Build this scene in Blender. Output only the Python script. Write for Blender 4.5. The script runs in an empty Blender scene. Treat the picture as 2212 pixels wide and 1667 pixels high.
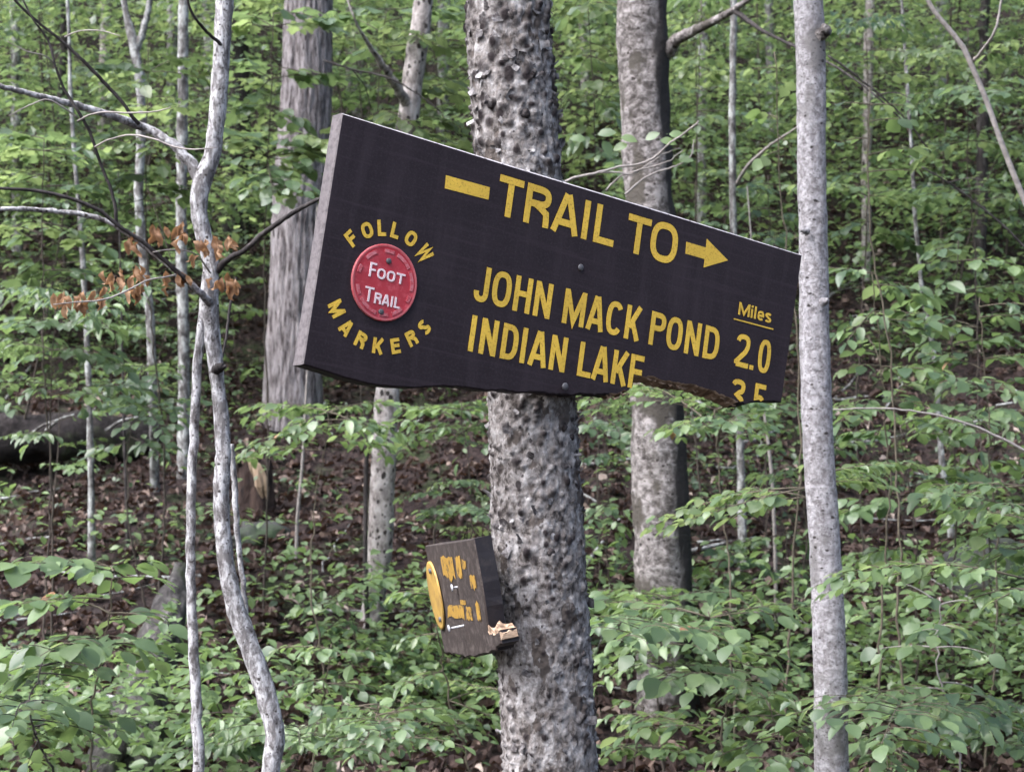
import bpy, math, random
import numpy as np
from mathutils import Vector, Matrix, noise as mnoise

# ------------------------------------------------------------------ camera, sky, sun, exposure
scene = bpy.context.scene
COL = scene.collection
EYE = 1.5
FPX = 3600.0                       # focal length in pixels of a 2212 px wide picture

cam_data = bpy.data.cameras.new('camera')
cam = bpy.data.objects.new('camera', cam_data)
COL.objects.link(cam)
cam.location = (0, 0, EYE)
cam.rotation_euler = (math.radians(90), 0, 0)
cam_data.sensor_width = 36
cam_data.lens = 36 * FPX / 2212
cam_data.clip_start = 0.05
cam_data.clip_end = 500
cam_data.dof.use_dof = True
cam_data.dof.focus_distance = 2.6
cam_data.dof.aperture_fstop = 13
scene.camera = cam

SUN_DIR = Vector((-0.62, -0.36, 1.0)).normalized()      # towards the sun
world = bpy.data.worlds.new('World')
scene.world = world
world.use_nodes = True
wn, wl = world.node_tree.nodes, world.node_tree.links
wn.clear()
sky = wn.new('ShaderNodeTexSky')
sky.sky_type = 'NISHITA'
sky.sun_disc = False
sky.sun_elevation = math.asin(SUN_DIR.z)
sky.sun_rotation = math.atan2(SUN_DIR.x, SUN_DIR.y)
sky.dust_density = 4.0
sky.ozone_density = 1.0
hsv = wn.new('ShaderNodeHueSaturation')
hsv.inputs['Saturation'].default_value = 0.9
bg = wn.new('ShaderNodeBackground')
bg.inputs['Strength'].default_value = 0.05
wo = wn.new('ShaderNodeOutputWorld')
wl.new(sky.outputs[0], hsv.inputs['Color'])
wl.new(hsv.outputs[0], bg.inputs['Color'])
wl.new(bg.outputs[0], wo.inputs['Surface'])

sun_data = bpy.data.lights.new('sun', 'SUN')
sun_data.energy = 1.5
sun_data.angle = math.radians(60)
sun_data.color = (0.93, 0.95, 1.0)
sun = bpy.data.objects.new('sun', sun_data)
COL.objects.link(sun)
sun.rotation_euler = SUN_DIR.to_track_quat('Z', 'Y').to_euler()

vs = scene.view_settings
vs.view_transform = 'Standard'
vs.look = 'None'
vs.exposure = 2.92
vs.gamma = 1.0
vs.use_curve_mapping = False
scene.cycles.use_denoising = True
scene.cycles.max_bounces = 6
scene.cycles.diffuse_bounces = 3
scene.cycles.glossy_bounces = 2
scene.cycles.transmission_bounces = 4
scene.cycles.caustics_reflective = False
scene.cycles.caustics_refractive = False
scene.cycles.use_adaptive_sampling = True
scene.cycles.adaptive_threshold = 0.03

rng = np.random.default_rng(7)
random.seed(7)

# ------------------------------------------------------------------ helpers
def P(px, py, d):
    """a point d metres in front of the camera's plane, seen at (px, py) of the 2212x1667 photo"""
    return np.array([(px - 1106.0) / FPX * d, d, EYE - (py - 833.5) / FPX * d])

def ground_z(x, y):
    x = np.asarray(x, float); y = np.asarray(y, float)
    def sp(t, k=0.6): return np.logaddexp(0, t / k) * k
    z = 0.30 * sp(y - 6.3) + 0.27 * sp(y - 12.0, 0.9) - 0.40 * sp(y - 40, 2.0)
    w = 1 / (1 + np.exp(-(y - 6.5)))
    z = z + w * (0.035 * x * np.clip(1 - np.abs(x) / 60, 0, 1) + 0.10 * np.sin(0.9 * x + 1.3) * np.sin(0.8 * y)
                 + 0.06 * np.sin(2.1 * x + 0.7 * y) + 0.04 * np.sin(3.7 * x - 1.9 * y + 2))
    z = z + 0.03 * np.sin(1.7 * x + 0.4) * np.sin(1.3 * y) * (1 - w)
    return z

def tag(o, label=None, cat=None, group=None, kind=None):
    if label: o['label'] = label
    if cat: o['category'] = cat
    if group: o['group'] = group
    if kind: o['kind'] = kind
    return o

def empty(name, loc, label=None, cat=None, group=None):
    o = bpy.data.objects.new(name, None)
    COL.objects.link(o)
    o.location = [float(v) for v in loc]
    o.empty_display_size = 0.1
    return tag(o, label, cat, group)

class Geo:
    """collects polygons, builds one mesh"""
    def __init__(self):
        self.v = []; self.f = []; self.n = 0; self.attr = []; self.mi = []
    def add(self, v, f, a=None, mi=0):
        v = np.asarray(v, float).reshape(-1, 3)
        f = np.asarray(f, int)
        self.v.append(v); self.f.append(f + self.n); self.n += len(v)
        self.attr.append(np.zeros(len(v)) if a is None else np.broadcast_to(np.asarray(a, float), (len(v),)))
        self.mi.append(np.full(len(f), mi))
        return self
    def mesh(self, name, mats, origin=(0, 0, 0), smooth=True):
        me = bpy.data.meshes.new(name)
        if not self.v:
            return me
        V = np.concatenate(self.v) - np.asarray(origin, float)
        tot = np.concatenate([np.full(len(f), f.shape[1]) for f in self.f])
        idx = np.concatenate([f.ravel() for f in self.f])
        me.vertices.add(len(V)); me.vertices.foreach_set('co', V.astype(np.float32).ravel())
        me.loops.add(len(idx)); me.loops.foreach_set('vertex_index', idx.astype(np.int32))
        me.polygons.add(len(tot))
        me.polygons.foreach_set('loop_start', np.concatenate([[0], np.cumsum(tot)[:-1]]).astype(np.int32))
        me.polygons.foreach_set('loop_total', tot.astype(np.int32))
        me.polygons.foreach_set('use_smooth', np.full(len(tot), smooth))
        me.polygons.foreach_set('material_index', np.concatenate(self.mi).astype(np.int32))
        at = me.attributes.new('tint', 'FLOAT', 'POINT')
        at.data.foreach_set('value', np.concatenate(self.attr).astype(np.float32))
        for m in (mats if isinstance(mats, (list, tuple)) else [mats]):
            me.materials.append(m)
        me.update(calc_edges=True)
        return me
    def build(self, name, mats, parent=None, origin=None, smooth=True):
        if origin is None:
            origin = parent_world(parent) if parent else np.zeros(3)
        me = self.mesh(name, mats, origin, smooth)
        return link(name, me, parent, None if parent else origin)

def parent_world(o):
    p = np.zeros(3)
    while o is not None:
        p = p + np.array(o.location); o = o.parent
    return p

def link(name, me, parent=None, loc=None):
    o = bpy.data.objects.new(name, me)
    COL.objects.link(o)
    if parent is not None: o.parent = parent
    if loc is not None: o.location = [float(v) for v in loc]
    return o

def catmull(pts, n):
    """resample a polyline (k x m) smoothly to n points by arc length"""
    p = np.asarray(pts, float)
    if len(p) == 2:
        return p[0] + np.linspace(0, 1, n)[:, None] * (p[1] - p[0])
    h = np.linalg.norm(np.diff(p[:, :3], axis=0), axis=1) + 1e-9
    sl = np.diff(p, axis=0) / h[:, None]
    m = np.vstack([sl[:1], (sl[:-1] * h[1:, None] + sl[1:] * h[:-1, None]) / (h[1:] + h[:-1])[:, None], sl[-1:]])
    out = []
    for i in range(len(p) - 1):
        t = np.linspace(0, 1, 16, endpoint=False)[:, None]
        out.append((2 * t ** 3 - 3 * t ** 2 + 1) * p[i] + (t ** 3 - 2 * t ** 2 + t) * h[i] * m[i] + (-2 * t ** 3 + 3 * t ** 2) * p[i + 1] + (t ** 3 - t ** 2) * h[i] * m[i + 1])
    out = np.vstack(out + [p[-1:]])
    s = np.concatenate([[0], np.cumsum(np.linalg.norm(np.diff(out[:, :3], axis=0), axis=1))])
    u = np.linspace(0, s[-1], n)
    return np.stack([np.interp(u, s, out[:, k]) for k in range(out.shape[1])], 1)

def frames(path):
    t = np.gradient(path, axis=0)
    t /= np.linalg.norm(t, axis=1)[:, None] + 1e-12
    ref = np.array([0.0, 1.0, 0.0]) if abs(t[0][1]) < 0.8 else np.array([0.0, 0.0, 1.0])
    a = np.cross(ref, t); 
    for i in range(len(a)):
        if np.linalg.norm(a[i]) < 1e-3: a[i] = np.cross([1, 0, 0], t[i])
    a /= np.linalg.norm(a, axis=1)[:, None]
    b = np.cross(t, a)
    return t, a, b

def tube(path, rad, seg=6, disp=None, cap=True):
    path = np.asarray(path, float); n = len(path)
    rad = np.broadcast_to(np.asarray(rad, float), (n,))
    t, a, b = frames(path)
    th = np.linspace(0, 2 * math.pi, seg, endpoint=False)
    R = rad[:, None] * np.ones(seg)[None]
    if disp is not None: R = R + disp
    v = path[:, None, :] + R[..., None] * (np.cos(th)[None, :, None] * a[:, None, :] + np.sin(th)[None, :, None] * b[:, None, :])
    i = np.arange(n - 1)[:, None] * seg; j = np.arange(seg)[None]; k = (j + 1) % seg
    f = np.stack([i + j, i + k, i + seg + k, i + seg + j], -1).reshape(-1, 4)
    v = v.reshape(-1, 3)
    return v, f

def add_tube(g, path, rad, seg=6, a=None):
    v, f = tube(path, rad, seg)
    m = len(v)
    n = len(path)
    g.add(np.vstack([v, path[:1], path[-1:]]), f, a)
    base = g.n - (m + 2)
    j = np.arange(seg); k = (j + 1) % seg
    tri = np.concatenate([np.stack([np.full(seg, m), k, j], 1), np.stack([np.full(seg, m + 1), (n - 1) * seg + j, (n - 1) * seg + k], 1)])
    g.f.append(tri + base); g.mi.append(np.zeros(len(tri), int))
    return g

# ------------------------------------------------------------------ materials
def new_mat(name):
    m = bpy.data.materials.new(name); m.use_nodes = True
    nt = m.node_tree; nt.nodes.clear()
    out = nt.nodes.new('ShaderNodeOutputMaterial')
    return m, nt, out

def N(nt, typ, **kw):
    n = nt.nodes.new(typ)
    for k, v in kw.items():
        if k in n.inputs: n.inputs[k].default_value = v
        else: setattr(n, k, v)
    return n

def ramp(nt, fac, stops, interp='LINEAR'):
    r = nt.nodes.new('ShaderNodeValToRGB')
    e = r.color_ramp.elements
    r.color_ramp.interpolation = interp
    while len(e) < len(stops): e.new(0.5)
    for i, (p, c) in enumerate(stops):
        e[i].position = p; e[i].color = (c[0], c[1], c[2], 1)
    nt.links.new(fac, r.inputs[0])
    return r.outputs[0]

def coords(nt, scale=(1, 1, 1), kind='Object', rot=(0, 0, 0)):
    tc = nt.nodes.new('ShaderNodeTexCoord'); mp = nt.nodes.new('ShaderNodeMapping')
    mp.inputs['Scale'].default_value = scale
    mp.inputs['Rotation'].default_value = rot
    nt.links.new(tc.outputs[kind], mp.inputs[0])
    return mp.outputs[0]

def tex(nt, co, typ='Noise', scale=5, detail=6, rough=0.6, dist=0.0, feature='F1'):
    if typ == 'Noise':
        n = N(nt, 'ShaderNodeTexNoise', Scale=scale, Detail=detail, Roughness=rough, Distortion=dist)
    else:
        n = N(nt, 'ShaderNodeTexVoronoi', Scale=scale); n.feature = feature
    nt.links.new(co, n.inputs['Vector'])
    return n

def math_n(nt, op, a, b=None, clamp=False):
    n = nt.nodes.new('ShaderNodeMath'); n.operation = op; n.use_clamp = clamp
    for i, x in enumerate((a, b)):
        if x is None: continue
        if isinstance(x, (int, float)): n.inputs[i].default_value = x
        else: nt.links.new(x, n.inputs[i])
    return n.outputs[0]

def mix_col(nt, fac, a, b, mode='MIX'):
    n = nt.nodes.new('ShaderNodeMix'); n.data_type = 'RGBA'; n.blend_type = mode
    for sock, x in ((n.inputs['Factor'], fac), (n.inputs['A'], a), (n.inputs['B'], b)):
        pass
    def put(i, x):
        if isinstance(x, (int, float)): n.inputs[i].default_value = x
        elif isinstance(x, tuple): n.inputs[i].default_value = (*x, 1)
        else: nt.links.new(x, n.inputs[i])
    put(0, fac); put(6, a); put(7, b)
    return n.outputs[2]

def finish(nt, out, col, rough=0.8, bump=None, dist=0.01, strength=0.6, spec=0.25):
    b = N(nt, 'ShaderNodeBsdfPrincipled')
    b.inputs['Specular IOR Level'].default_value = spec
    if isinstance(rough, (int, float)): b.inputs['Roughness'].default_value = rough
    else: nt.links.new(rough, b.inputs['Roughness'])
    if isinstance(col, tuple): b.inputs['Base Color'].default_value = (*col, 1)
    else: nt.links.new(col, b.inputs['Base Color'])
    if bump is not None:
        bn = N(nt, 'ShaderNodeBump', Strength=strength, Distance=dist)
        nt.links.new(bump, bn.inputs['Height'])
        nt.links.new(bn.outputs[0], b.inputs['Normal'])
    nt.links.new(b.outputs[0], out.inputs[0])
    return b

def bark(name, stops, scale=18, stretch=0.35, blotch=None, spots=None, bdist=0.006, rough=0.85, attr=None, moss=None):
    m, nt, out = new_mat(name)
    co = coords(nt, (1, 1, stretch))
    n1 = tex(nt, co, scale=scale, detail=8, rough=0.7, dist=0.3)
    col = ramp(nt, n1.outputs[0], stops)
    h = n1.outputs[0]
    if blotch:                      # large pale / dark lichen patches
        c2 = coords(nt, (1, 1, 0.6))
        n2 = tex(nt, c2, scale=blotch[0], detail=5, rough=0.55)
        k = ramp(nt, n2.outputs[0], [(blotch[1], (0, 0, 0)), (blotch[2], (1, 1, 1))])
        col = mix_col(nt, k, col, blotch[3])
    for spots in (spots if spots and isinstance(spots[0], tuple) else [spots] if spots else []):      # dark lenticels / scars
        c3 = coords(nt, (1, 1, spots[4] if len(spots) > 4 else 1.6))
        v = tex(nt, c3, 'Voronoi', scale=spots[0])
        nn = tex(nt, c3, scale=spots[0] * 0.8, detail=3)
        dd = math_n(nt, 'ADD', v.outputs['Distance'], math_n(nt, 'MULTIPLY', math_n(nt, 'SUBTRACT', nn.outputs[0], 0.5), 0.9))
        k = ramp(nt, dd, [(spots[1], (1, 1, 1)), (spots[2], (0, 0, 0))])
        col = mix_col(nt, k, col, spots[3])
    if moss:
        c4 = coords(nt, (1, 1, 0.7)); n4 = tex(nt, c4, scale=moss[0], detail=6)
        k = ramp(nt, n4.outputs[0], [(moss[1], (0, 0, 0)), (moss[2], (1, 1, 1))])
        col = mix_col(nt, k, col, moss[3])
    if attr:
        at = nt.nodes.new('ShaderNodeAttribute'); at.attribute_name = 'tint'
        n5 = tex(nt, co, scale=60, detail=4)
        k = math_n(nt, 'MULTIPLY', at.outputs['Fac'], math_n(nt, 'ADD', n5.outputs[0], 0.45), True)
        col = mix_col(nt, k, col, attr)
    fine = tex(nt, co, scale=scale * 5, detail=5)
    hh = math_n(nt, 'ADD', h, math_n(nt, 'MULTIPLY', fine.outputs[0], 0.35))
    finish(nt, out, col, rough, hh, bdist, 0.9)
    return m

def leaf_mat(name, stops, trans=(0.32, 0.45, 0.16), tfac=0.42, rough=0.42, spec=0.5):
    m, nt, out = new_mat(name)
    at = nt.nodes.new('ShaderNodeAttribute'); at.attribute_name = 'tint'
    oi = nt.nodes.new('ShaderNodeObjectInfo')
    geo = nt.nodes.new('ShaderNodeNewGeometry')
    s = math_n(nt, 'ADD', at.outputs['Fac'], oi.outputs['Random'])
    s = math_n(nt, 'ADD', s, math_n(nt, 'MULTIPLY', geo.outputs['Random Per Island'], 0.45))
    s = math_n(nt, 'FRACT', s)
    col = ramp(nt, s, stops)
    co = coords(nt)
    nz = tex(nt, co, scale=40, detail=2)
    col = mix_col(nt, 0.35, col, ramp(nt, nz.outputs[0], [(0.3, (0.25, 0.3, 0.2)), (0.75, (1, 1, 1))]), 'MULTIPLY')
    b = N(nt, 'ShaderNodeBsdfPrincipled', Roughness=rough)
    b.inputs['Specular IOR Level'].default_value = spec
    nt.links.new(col, b.inputs['Base Color'])
    t = nt.nodes.new('ShaderNodeBsdfTranslucent')
    nt.links.new(mix_col(nt, 0.55, col, trans), t.inputs['Color'])
    mx = N(nt, 'ShaderNodeMixShader'); mx.inputs[0].default_value = tfac
    nt.links.new(b.outputs[0], mx.inputs[1]); nt.links.new(t.outputs[0], mx.inputs[2])
    nt.links.new(mx.outputs[0], out.inputs[0])
    return m

def plain(name, col, rough=0.7, spec=0.3, var=0.25, scale=30, bump=0.0, dist=0.002):
    m, nt, out = new_mat(name)
    co = coords(nt)
    n = tex(nt, co, scale=scale, detail=6)
    lo = tuple(c * (1 - var) for c in col); hi = tuple(min(1, c * (1 + var)) for c in col)
    c = ramp(nt, n.outputs[0], [(0.3, lo), (0.7, hi)])
    finish(nt, out, c, rough, n.outputs[0] if bump else None, dist, bump or 0.1, spec)
    return m

M = {}
M['bark_main'] = bark('warty grey bark', [(0.37, (0.045, 0.037, 0.034)), (0.44, (0.145, 0.128, 0.122)), (0.53, (0.235, 0.215, 0.210)), (0.64, (0.40, 0.38, 0.378))],
                      scale=58, stretch=0.7, blotch=(30, 0.585, 0.62, (0.085, 0.070, 0.063)), spots=((30, 0.02, 0.08, (0.026, 0.021, 0.022), 0.8), (80, 0.04, 0.12, (0.05, 0.042, 0.044), 0.8)), bdist=0.0075, attr=(0.022, 0.016, 0.017))
M['bark_flake'] = bark('curled bark flake', [(0.42, (0.04, 0.034, 0.035)), (0.52, (0.17, 0.158, 0.160)), (0.66, (0.38, 0.365, 0.37))], scale=30, stretch=1, bdist=0.002)
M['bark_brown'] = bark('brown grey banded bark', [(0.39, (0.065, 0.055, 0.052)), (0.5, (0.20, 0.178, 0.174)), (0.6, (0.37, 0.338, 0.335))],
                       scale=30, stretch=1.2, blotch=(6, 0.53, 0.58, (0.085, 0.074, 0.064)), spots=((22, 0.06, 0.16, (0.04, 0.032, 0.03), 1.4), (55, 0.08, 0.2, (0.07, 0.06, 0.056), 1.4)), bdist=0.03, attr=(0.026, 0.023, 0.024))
M['bark_pale'] = bark('pale grey beech bark', [(0.37, (0.16, 0.145, 0.150)), (0.49, (0.29, 0.272, 0.285)), (0.62, (0.45, 0.43, 0.45))],
                      scale=75, stretch=0.9, blotch=(11, 0.56, 0.64, (0.19, 0.178, 0.178)), spots=((36, 0.06, 0.14, (0.045, 0.037, 0.036), 1.5), (90, 0.10, 0.22, (0.11, 0.10, 0.10), 1.6)), bdist=0.012)
M['bark_fork'] = bark('mottled grey sapling bark', [(0.39, (0.10, 0.09, 0.091)), (0.49, (0.27, 0.256, 0.262)), (0.59, (0.55, 0.54, 0.555))],
                      scale=70, stretch=0.5, blotch=(38, 0.56, 0.62, (0.17, 0.158, 0.16)), spots=((58, 0.06, 0.15, (0.045, 0.037, 0.036), 1.2), (120, 0.1, 0.22, (0.09, 0.08, 0.08), 1.2)), bdist=0.008)
M['bark_furrow'] = bark('furrowed hemlock bark', [(0.38, (0.05, 0.04, 0.041)), (0.47, (0.20, 0.175, 0.18)), (0.6, (0.36, 0.33, 0.34))],
                        scale=44, stretch=0.17, spots=(30, 0.03, 0.10, (0.035, 0.029, 0.03), 0.22), bdist=0.05)
M['bark_spot'] = bark('spotted pinkish bark', [(0.38, (0.13, 0.112, 0.106)), (0.5, (0.27, 0.242, 0.234)), (0.62, (0.42, 0.385, 0.375))],
                      scale=26, stretch=0.6, spots=((30, 0.20, 0.28, (0.03, 0.025, 0.024), 0.7), (48, 0.14, 0.24, (0.07, 0.06, 0.056), 0.8)), bdist=0.015)
M['bark_lichen'] = bark('lichen grey bark', [(0.37, (0.04, 0.036, 0.035)), (0.48, (0.14, 0.132, 0.13)), (0.6, (0.36, 0.37, 0.362))],
                        scale=24, stretch=0.6, bdist=0.012)
M['bark_dark'] = bark('dark brown bark', [(0.34, (0.010, 0.008, 0.009)), (0.5, (0.030, 0.025, 0.025)), (0.68, (0.085, 0.075, 0.075))], scale=30, stretch=0.4, bdist=0.006)
M['twig_pale'] = plain('pale dead twig', (0.24, 0.215, 0.205), 0.8, 0.2, 0.35, 60)
M['twig_green'] = plain('brown green twig', (0.09, 0.075, 0.055), 0.7, 0.25, 0.4, 60)
M['log'] = bark('rotten dark log', [(0.36, (0.008, 0.006, 0.007)), (0.52, (0.024, 0.019, 0.020)), (0.68, (0.06, 0.05, 0.052))], scale=18, stretch=1, bdist=0.03,
                moss=(4, 0.58, 0.72, (0.035, 0.05, 0.02)))
M['rock'] = bark('mossy dark rock', [(0.3, (0.02, 0.02, 0.02)), (0.55, (0.05, 0.05, 0.05)), (0.8, (0.11, 0.11, 0.105))], scale=5, stretch=1, bdist=0.03,
                 moss=(3, 0.45, 0.62, (0.025, 0.04, 0.02)))
M['raw_wood'] = bark('splintered raw wood', [(0.38, (0.10, 0.065, 0.045)), (0.5, (0.28, 0.19, 0.13)), (0.62, (0.44, 0.32, 0.235))], scale=60, stretch=0.2, bdist=0.002, rough=0.75)
M['stump_wood'] = bark('split pale stump wood', [(0.3, (0.12, 0.08, 0.055)), (0.5, (0.30, 0.22, 0.155)), (0.75, (0.48, 0.38, 0.29))], scale=22, stretch=0.12, bdist=0.01)
M['rot_wood'] = bark('rotten red wood', [(0.36, (0.012, 0.008, 0.008)), (0.5, (0.040, 0.025, 0.022)), (0.66, (0.085, 0.056, 0.047))], scale=30, stretch=0.18, bdist=0.03)

G_MID = [(0.0, (0.048, 0.082, 0.042)), (0.35, (0.072, 0.120, 0.056)), (0.7, (0.105, 0.160, 0.072)), (1.0, (0.062, 0.105, 0.060))]
G_PALE = [(0.0, (0.088, 0.138, 0.064)), (0.4, (0.128, 0.192, 0.084)), (0.75, (0.172, 0.242, 0.102)), (1.0, (0.096, 0.150, 0.074))]
G_YEL = [(0.0, (0.095, 0.145, 0.060)), (0.5, (0.135, 0.190, 0.080)), (0.8, (0.175, 0.220, 0.098)), (1.0, (0.088, 0.138, 0.066))]
G_DARK = [(0.0, (0.022, 0.050, 0.024)), (0.5, (0.036, 0.075, 0.032)), (1.0, (0.050, 0.090, 0.036))]
M['leaf_mid'] = leaf_mat('mid green leaf', G_MID, rough=0.42, spec=0.7)
M['leaf_pale'] = leaf_mat('pale green leaf', G_PALE, trans=(0.34, 0.50, 0.14), tfac=0.36, rough=0.42, spec=0.75)
M['leaf_yel'] = leaf_mat('yellow green leaf', G_YEL, trans=(0.45, 0.57, 0.21), tfac=0.48, rough=0.4, spec=0.8)
M['leaf_dark'] = leaf_mat('dark green leaf', G_DARK, rough=0.4, spec=0.7)
M['stem_dark'] = plain('dark sapling stem', (0.055, 0.045, 0.038), 0.8, 0.2, 0.4, 60)
G_BROWN = [(0.0, (0.20, 0.105, 0.062)), (0.5, (0.33, 0.19, 0.115)), (1.0, (0.44, 0.28, 0.18))]
M['leaf_dead'] = leaf_mat('dry brown leaf', G_BROWN, trans=(0.5, 0.25, 0.1), tfac=0.3, rough=0.7, spec=0.2)
G_LIT = [(0.0, (0.022, 0.014, 0.014)), (0.4, (0.050, 0.031, 0.029)), (0.75, (0.085, 0.056, 0.050)), (0.93, (0.18, 0.125, 0.107)), (1.0, (0.38, 0.31, 0.28))]
M['litter'] = leaf_mat('fallen leaf litter', G_LIT, trans=(0.2, 0.1, 0.05), tfac=0.1, rough=0.7, spec=0.25)

def ground_mat():
    m, nt, out = new_mat('forest soil and litter')
    co = coords(nt)
    a = tex(nt, co, scale=3, detail=8, rough=0.7)
    b = tex(nt, co, scale=22, detail=6, rough=0.7)
    v = tex(nt, co, 'Voronoi', scale=24)
    col = ramp(nt, b.outputs[0], [(0.3, (0.009, 0.007, 0.007)), (0.5, (0.025, 0.017, 0.017)), (0.7, (0.06, 0.041, 0.037))])
    green = ramp(nt, a.outputs[0], [(0.5, (0, 0, 0)), (0.62, (1, 1, 1))])
    col = mix_col(nt, math_n(nt, 'MULTIPLY', green, 0.6), col, (0.03, 0.05, 0.018))
    h = math_n(nt, 'ADD', b.outputs[0], v.outputs['Distance'])
    finish(nt, out, col, 0.9, h, 0.05, 0.8, 0.15)
    return m
M['ground'] = ground_mat()

# ------------------------------------------------------------------ ground
def build_ground():
    def axis(lo, hi, a, b, fine, coarse):
        return np.unique(np.concatenate([np.linspace(lo, a, coarse), np.arange(a, b, fine), np.linspace(b, hi, coarse)]))
    xs = axis(-90, 90, -9, 9, 0.14, 24)
    ys = axis(-60, 130, 4.5, 22, 0.14, 24)
    X, Y = np.meshgrid(xs, ys)
    Z = ground_z(X, Y)
    m = (np.abs(X) < 9.2) & (Y > 4.5) & (Y < 22)
    Z = Z + m * rng.normal(0, 0.012, Z.shape)
    V = np.stack([X, Y, Z], -1).reshape(-1, 3)
    nx = len(xs)
    i = (np.arange(len(ys) - 1)[:, None] * nx + np.arange(nx - 1)[None]).ravel()
    F = np.stack([i, i + 1, i + nx + 1, i + nx], 1)
    g = Geo().add(V, F)
    o = g.build('ground', M['ground'])
    tag(o, 'rising forest floor of dark soil and fallen leaves', kind='structure')
build_ground()

# ------------------------------------------------------------------ leaf shapes (base at origin, along +X, face up +Z, length 1)
def ovate(n=5, wid=0.58, fold=0.10, droop=0.14, wave=0.0, pet=0.12):
    t = np.linspace(0, 1, n + 1)
    w = wid / 2 * np.sin(math.pi * t ** 0.85) ** 0.8
    w[-1] = 0; w[0] = 0
    x = pet + t * (1 - pet)
    zm = -droop * t ** 2
    V = [(0, 0, 0.0)]; F = []
    mid = []; L = []; R = []
    for i in range(n + 1):
        mid.append(len(V)); V.append((x[i], 0, zm[i]))
        if 0 < i < n:
            wv = wave * (1 if i % 2 else -1)
            L.append(len(V)); V.append((x[i] + 0.02, w[i], zm[i] + fold * w[i] * 2 + wv))
            R.append(len(V)); V.append((x[i] + 0.02, -w[i], zm[i] + fold * w[i] * 2 - wv))
        else:
            L.append(mid[-1]); R.append(mid[-1])
    T = []
    for i in range(n):
        for S, flip in ((L, False), (R, True)):
            q = [mid[i], mid[i + 1], S[i + 1], S[i]]
            if flip: q = q[::-1]
            q2 = []
            for k in q:
                if k not in q2: q2.append(k)
            if len(q2) == 3: T.append(q2)
            elif len(q2) == 4: T += [[q2[0], q2[1], q2[2]], [q2[0], q2[2], q2[3]]]
    V.append((0, 0.012, 0)); V.append((0, -0.012, 0))
    T.append([len(V) - 2, len(V) - 1, mid[0]])
    return np.array(V, float), np.array(T, int)

def maple():
    pol = [(0.0, 0.16), (0.16, 0.40), (0.14, 0.46), (0.36, 0.34), (0.46, 0.52), (0.58, 0.46), (0.66, 0.24), (0.84, 0.20), (1.0, 0.0)]
    V = [(0.12, 0, 0)]
    up = [(0.12 + 0.88 * x, y, 0.05 * y - 0.12 * x * x) for x, y in pol[:-1]]
    dn = [(x, -y, z) for x, y, z in up]
    V += up; tip = len(V); V.append((1.0, 0, -0.12)); V += dn
    c = len(V); V.append((0.5, 0, -0.05))
    T = []
    seq = [0] + list(range(1, tip + 1))
    for a, b in zip(seq[:-1], seq[1:]): T.append([c, b, a])
    seq = [0] + list(range(tip + 1, c)) + [tip]
    for a, b in zip(seq[:-1], seq[1:]): T.append([c, a, b])
    V += [(0, 0.01, 0), (0, -0.01, 0)]
    T.append([len(V) - 2, len(V) - 1, 0])
    return np.array(V, float), np.array(T, int)

def dead_shape(k):
    r = np.random.default_rng(k)
    v, f = ovate(5, 0.5, 0.5, 0.25, 0.05)
    v = v.copy(); v[:, 2] += 0.10 * np.sin(v[:, 0] * 9 + k) ; v[:, 1] *= 0.8
    return v, f

LEAF = {'ov3': ovate(5, 0.46, 0.16, 0.34, 0.012), 'ov': ovate(5), 'ov2': ovate(5, 0.66, 0.05, 0.22, 0.01), 'maple': maple(), 'far': ovate(2, 0.62, 0.10, 0.10), 'mid': ovate(3, 0.6, 0.1, 0.14),
        'dead': dead_shape(1), 'dead2': dead_shape(4)}
LEAF_ME = {}
def leaf_mesh(shape, mat):
    key = (shape, mat)
    if key not in LEAF_ME:
        LEAF_ME[key] = Geo().add(*LEAF[shape]).mesh('leaf', M[mat], smooth=True)
    return LEAF_ME[key]

def leaf_frames(dirs, normals):
    x = dirs / (np.linalg.norm(dirs, axis=1)[:, None] + 1e-9)
    z = normals - x * np.sum(normals * x, 1)[:, None]
    z /= np.linalg.norm(z, axis=1)[:, None] + 1e-9
    y = np.cross(z, x)
    return np.stack([x, y, z], 2)        # columns

def add_leaves(g, shape, pos, R, size, tint=None):
    v, f = LEAF[shape]
    n = len(pos)
    V = np.einsum('nij,vj->nvi', R * size[:, None, None], v) + pos[:, None, :]
    F = f[None] + (np.arange(n) * len(v))[:, None, None]
    a = None if tint is None else np.repeat(tint, len(v))
    g.add(V.reshape(-1, 3), F.reshape(-1, 3), a)

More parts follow.
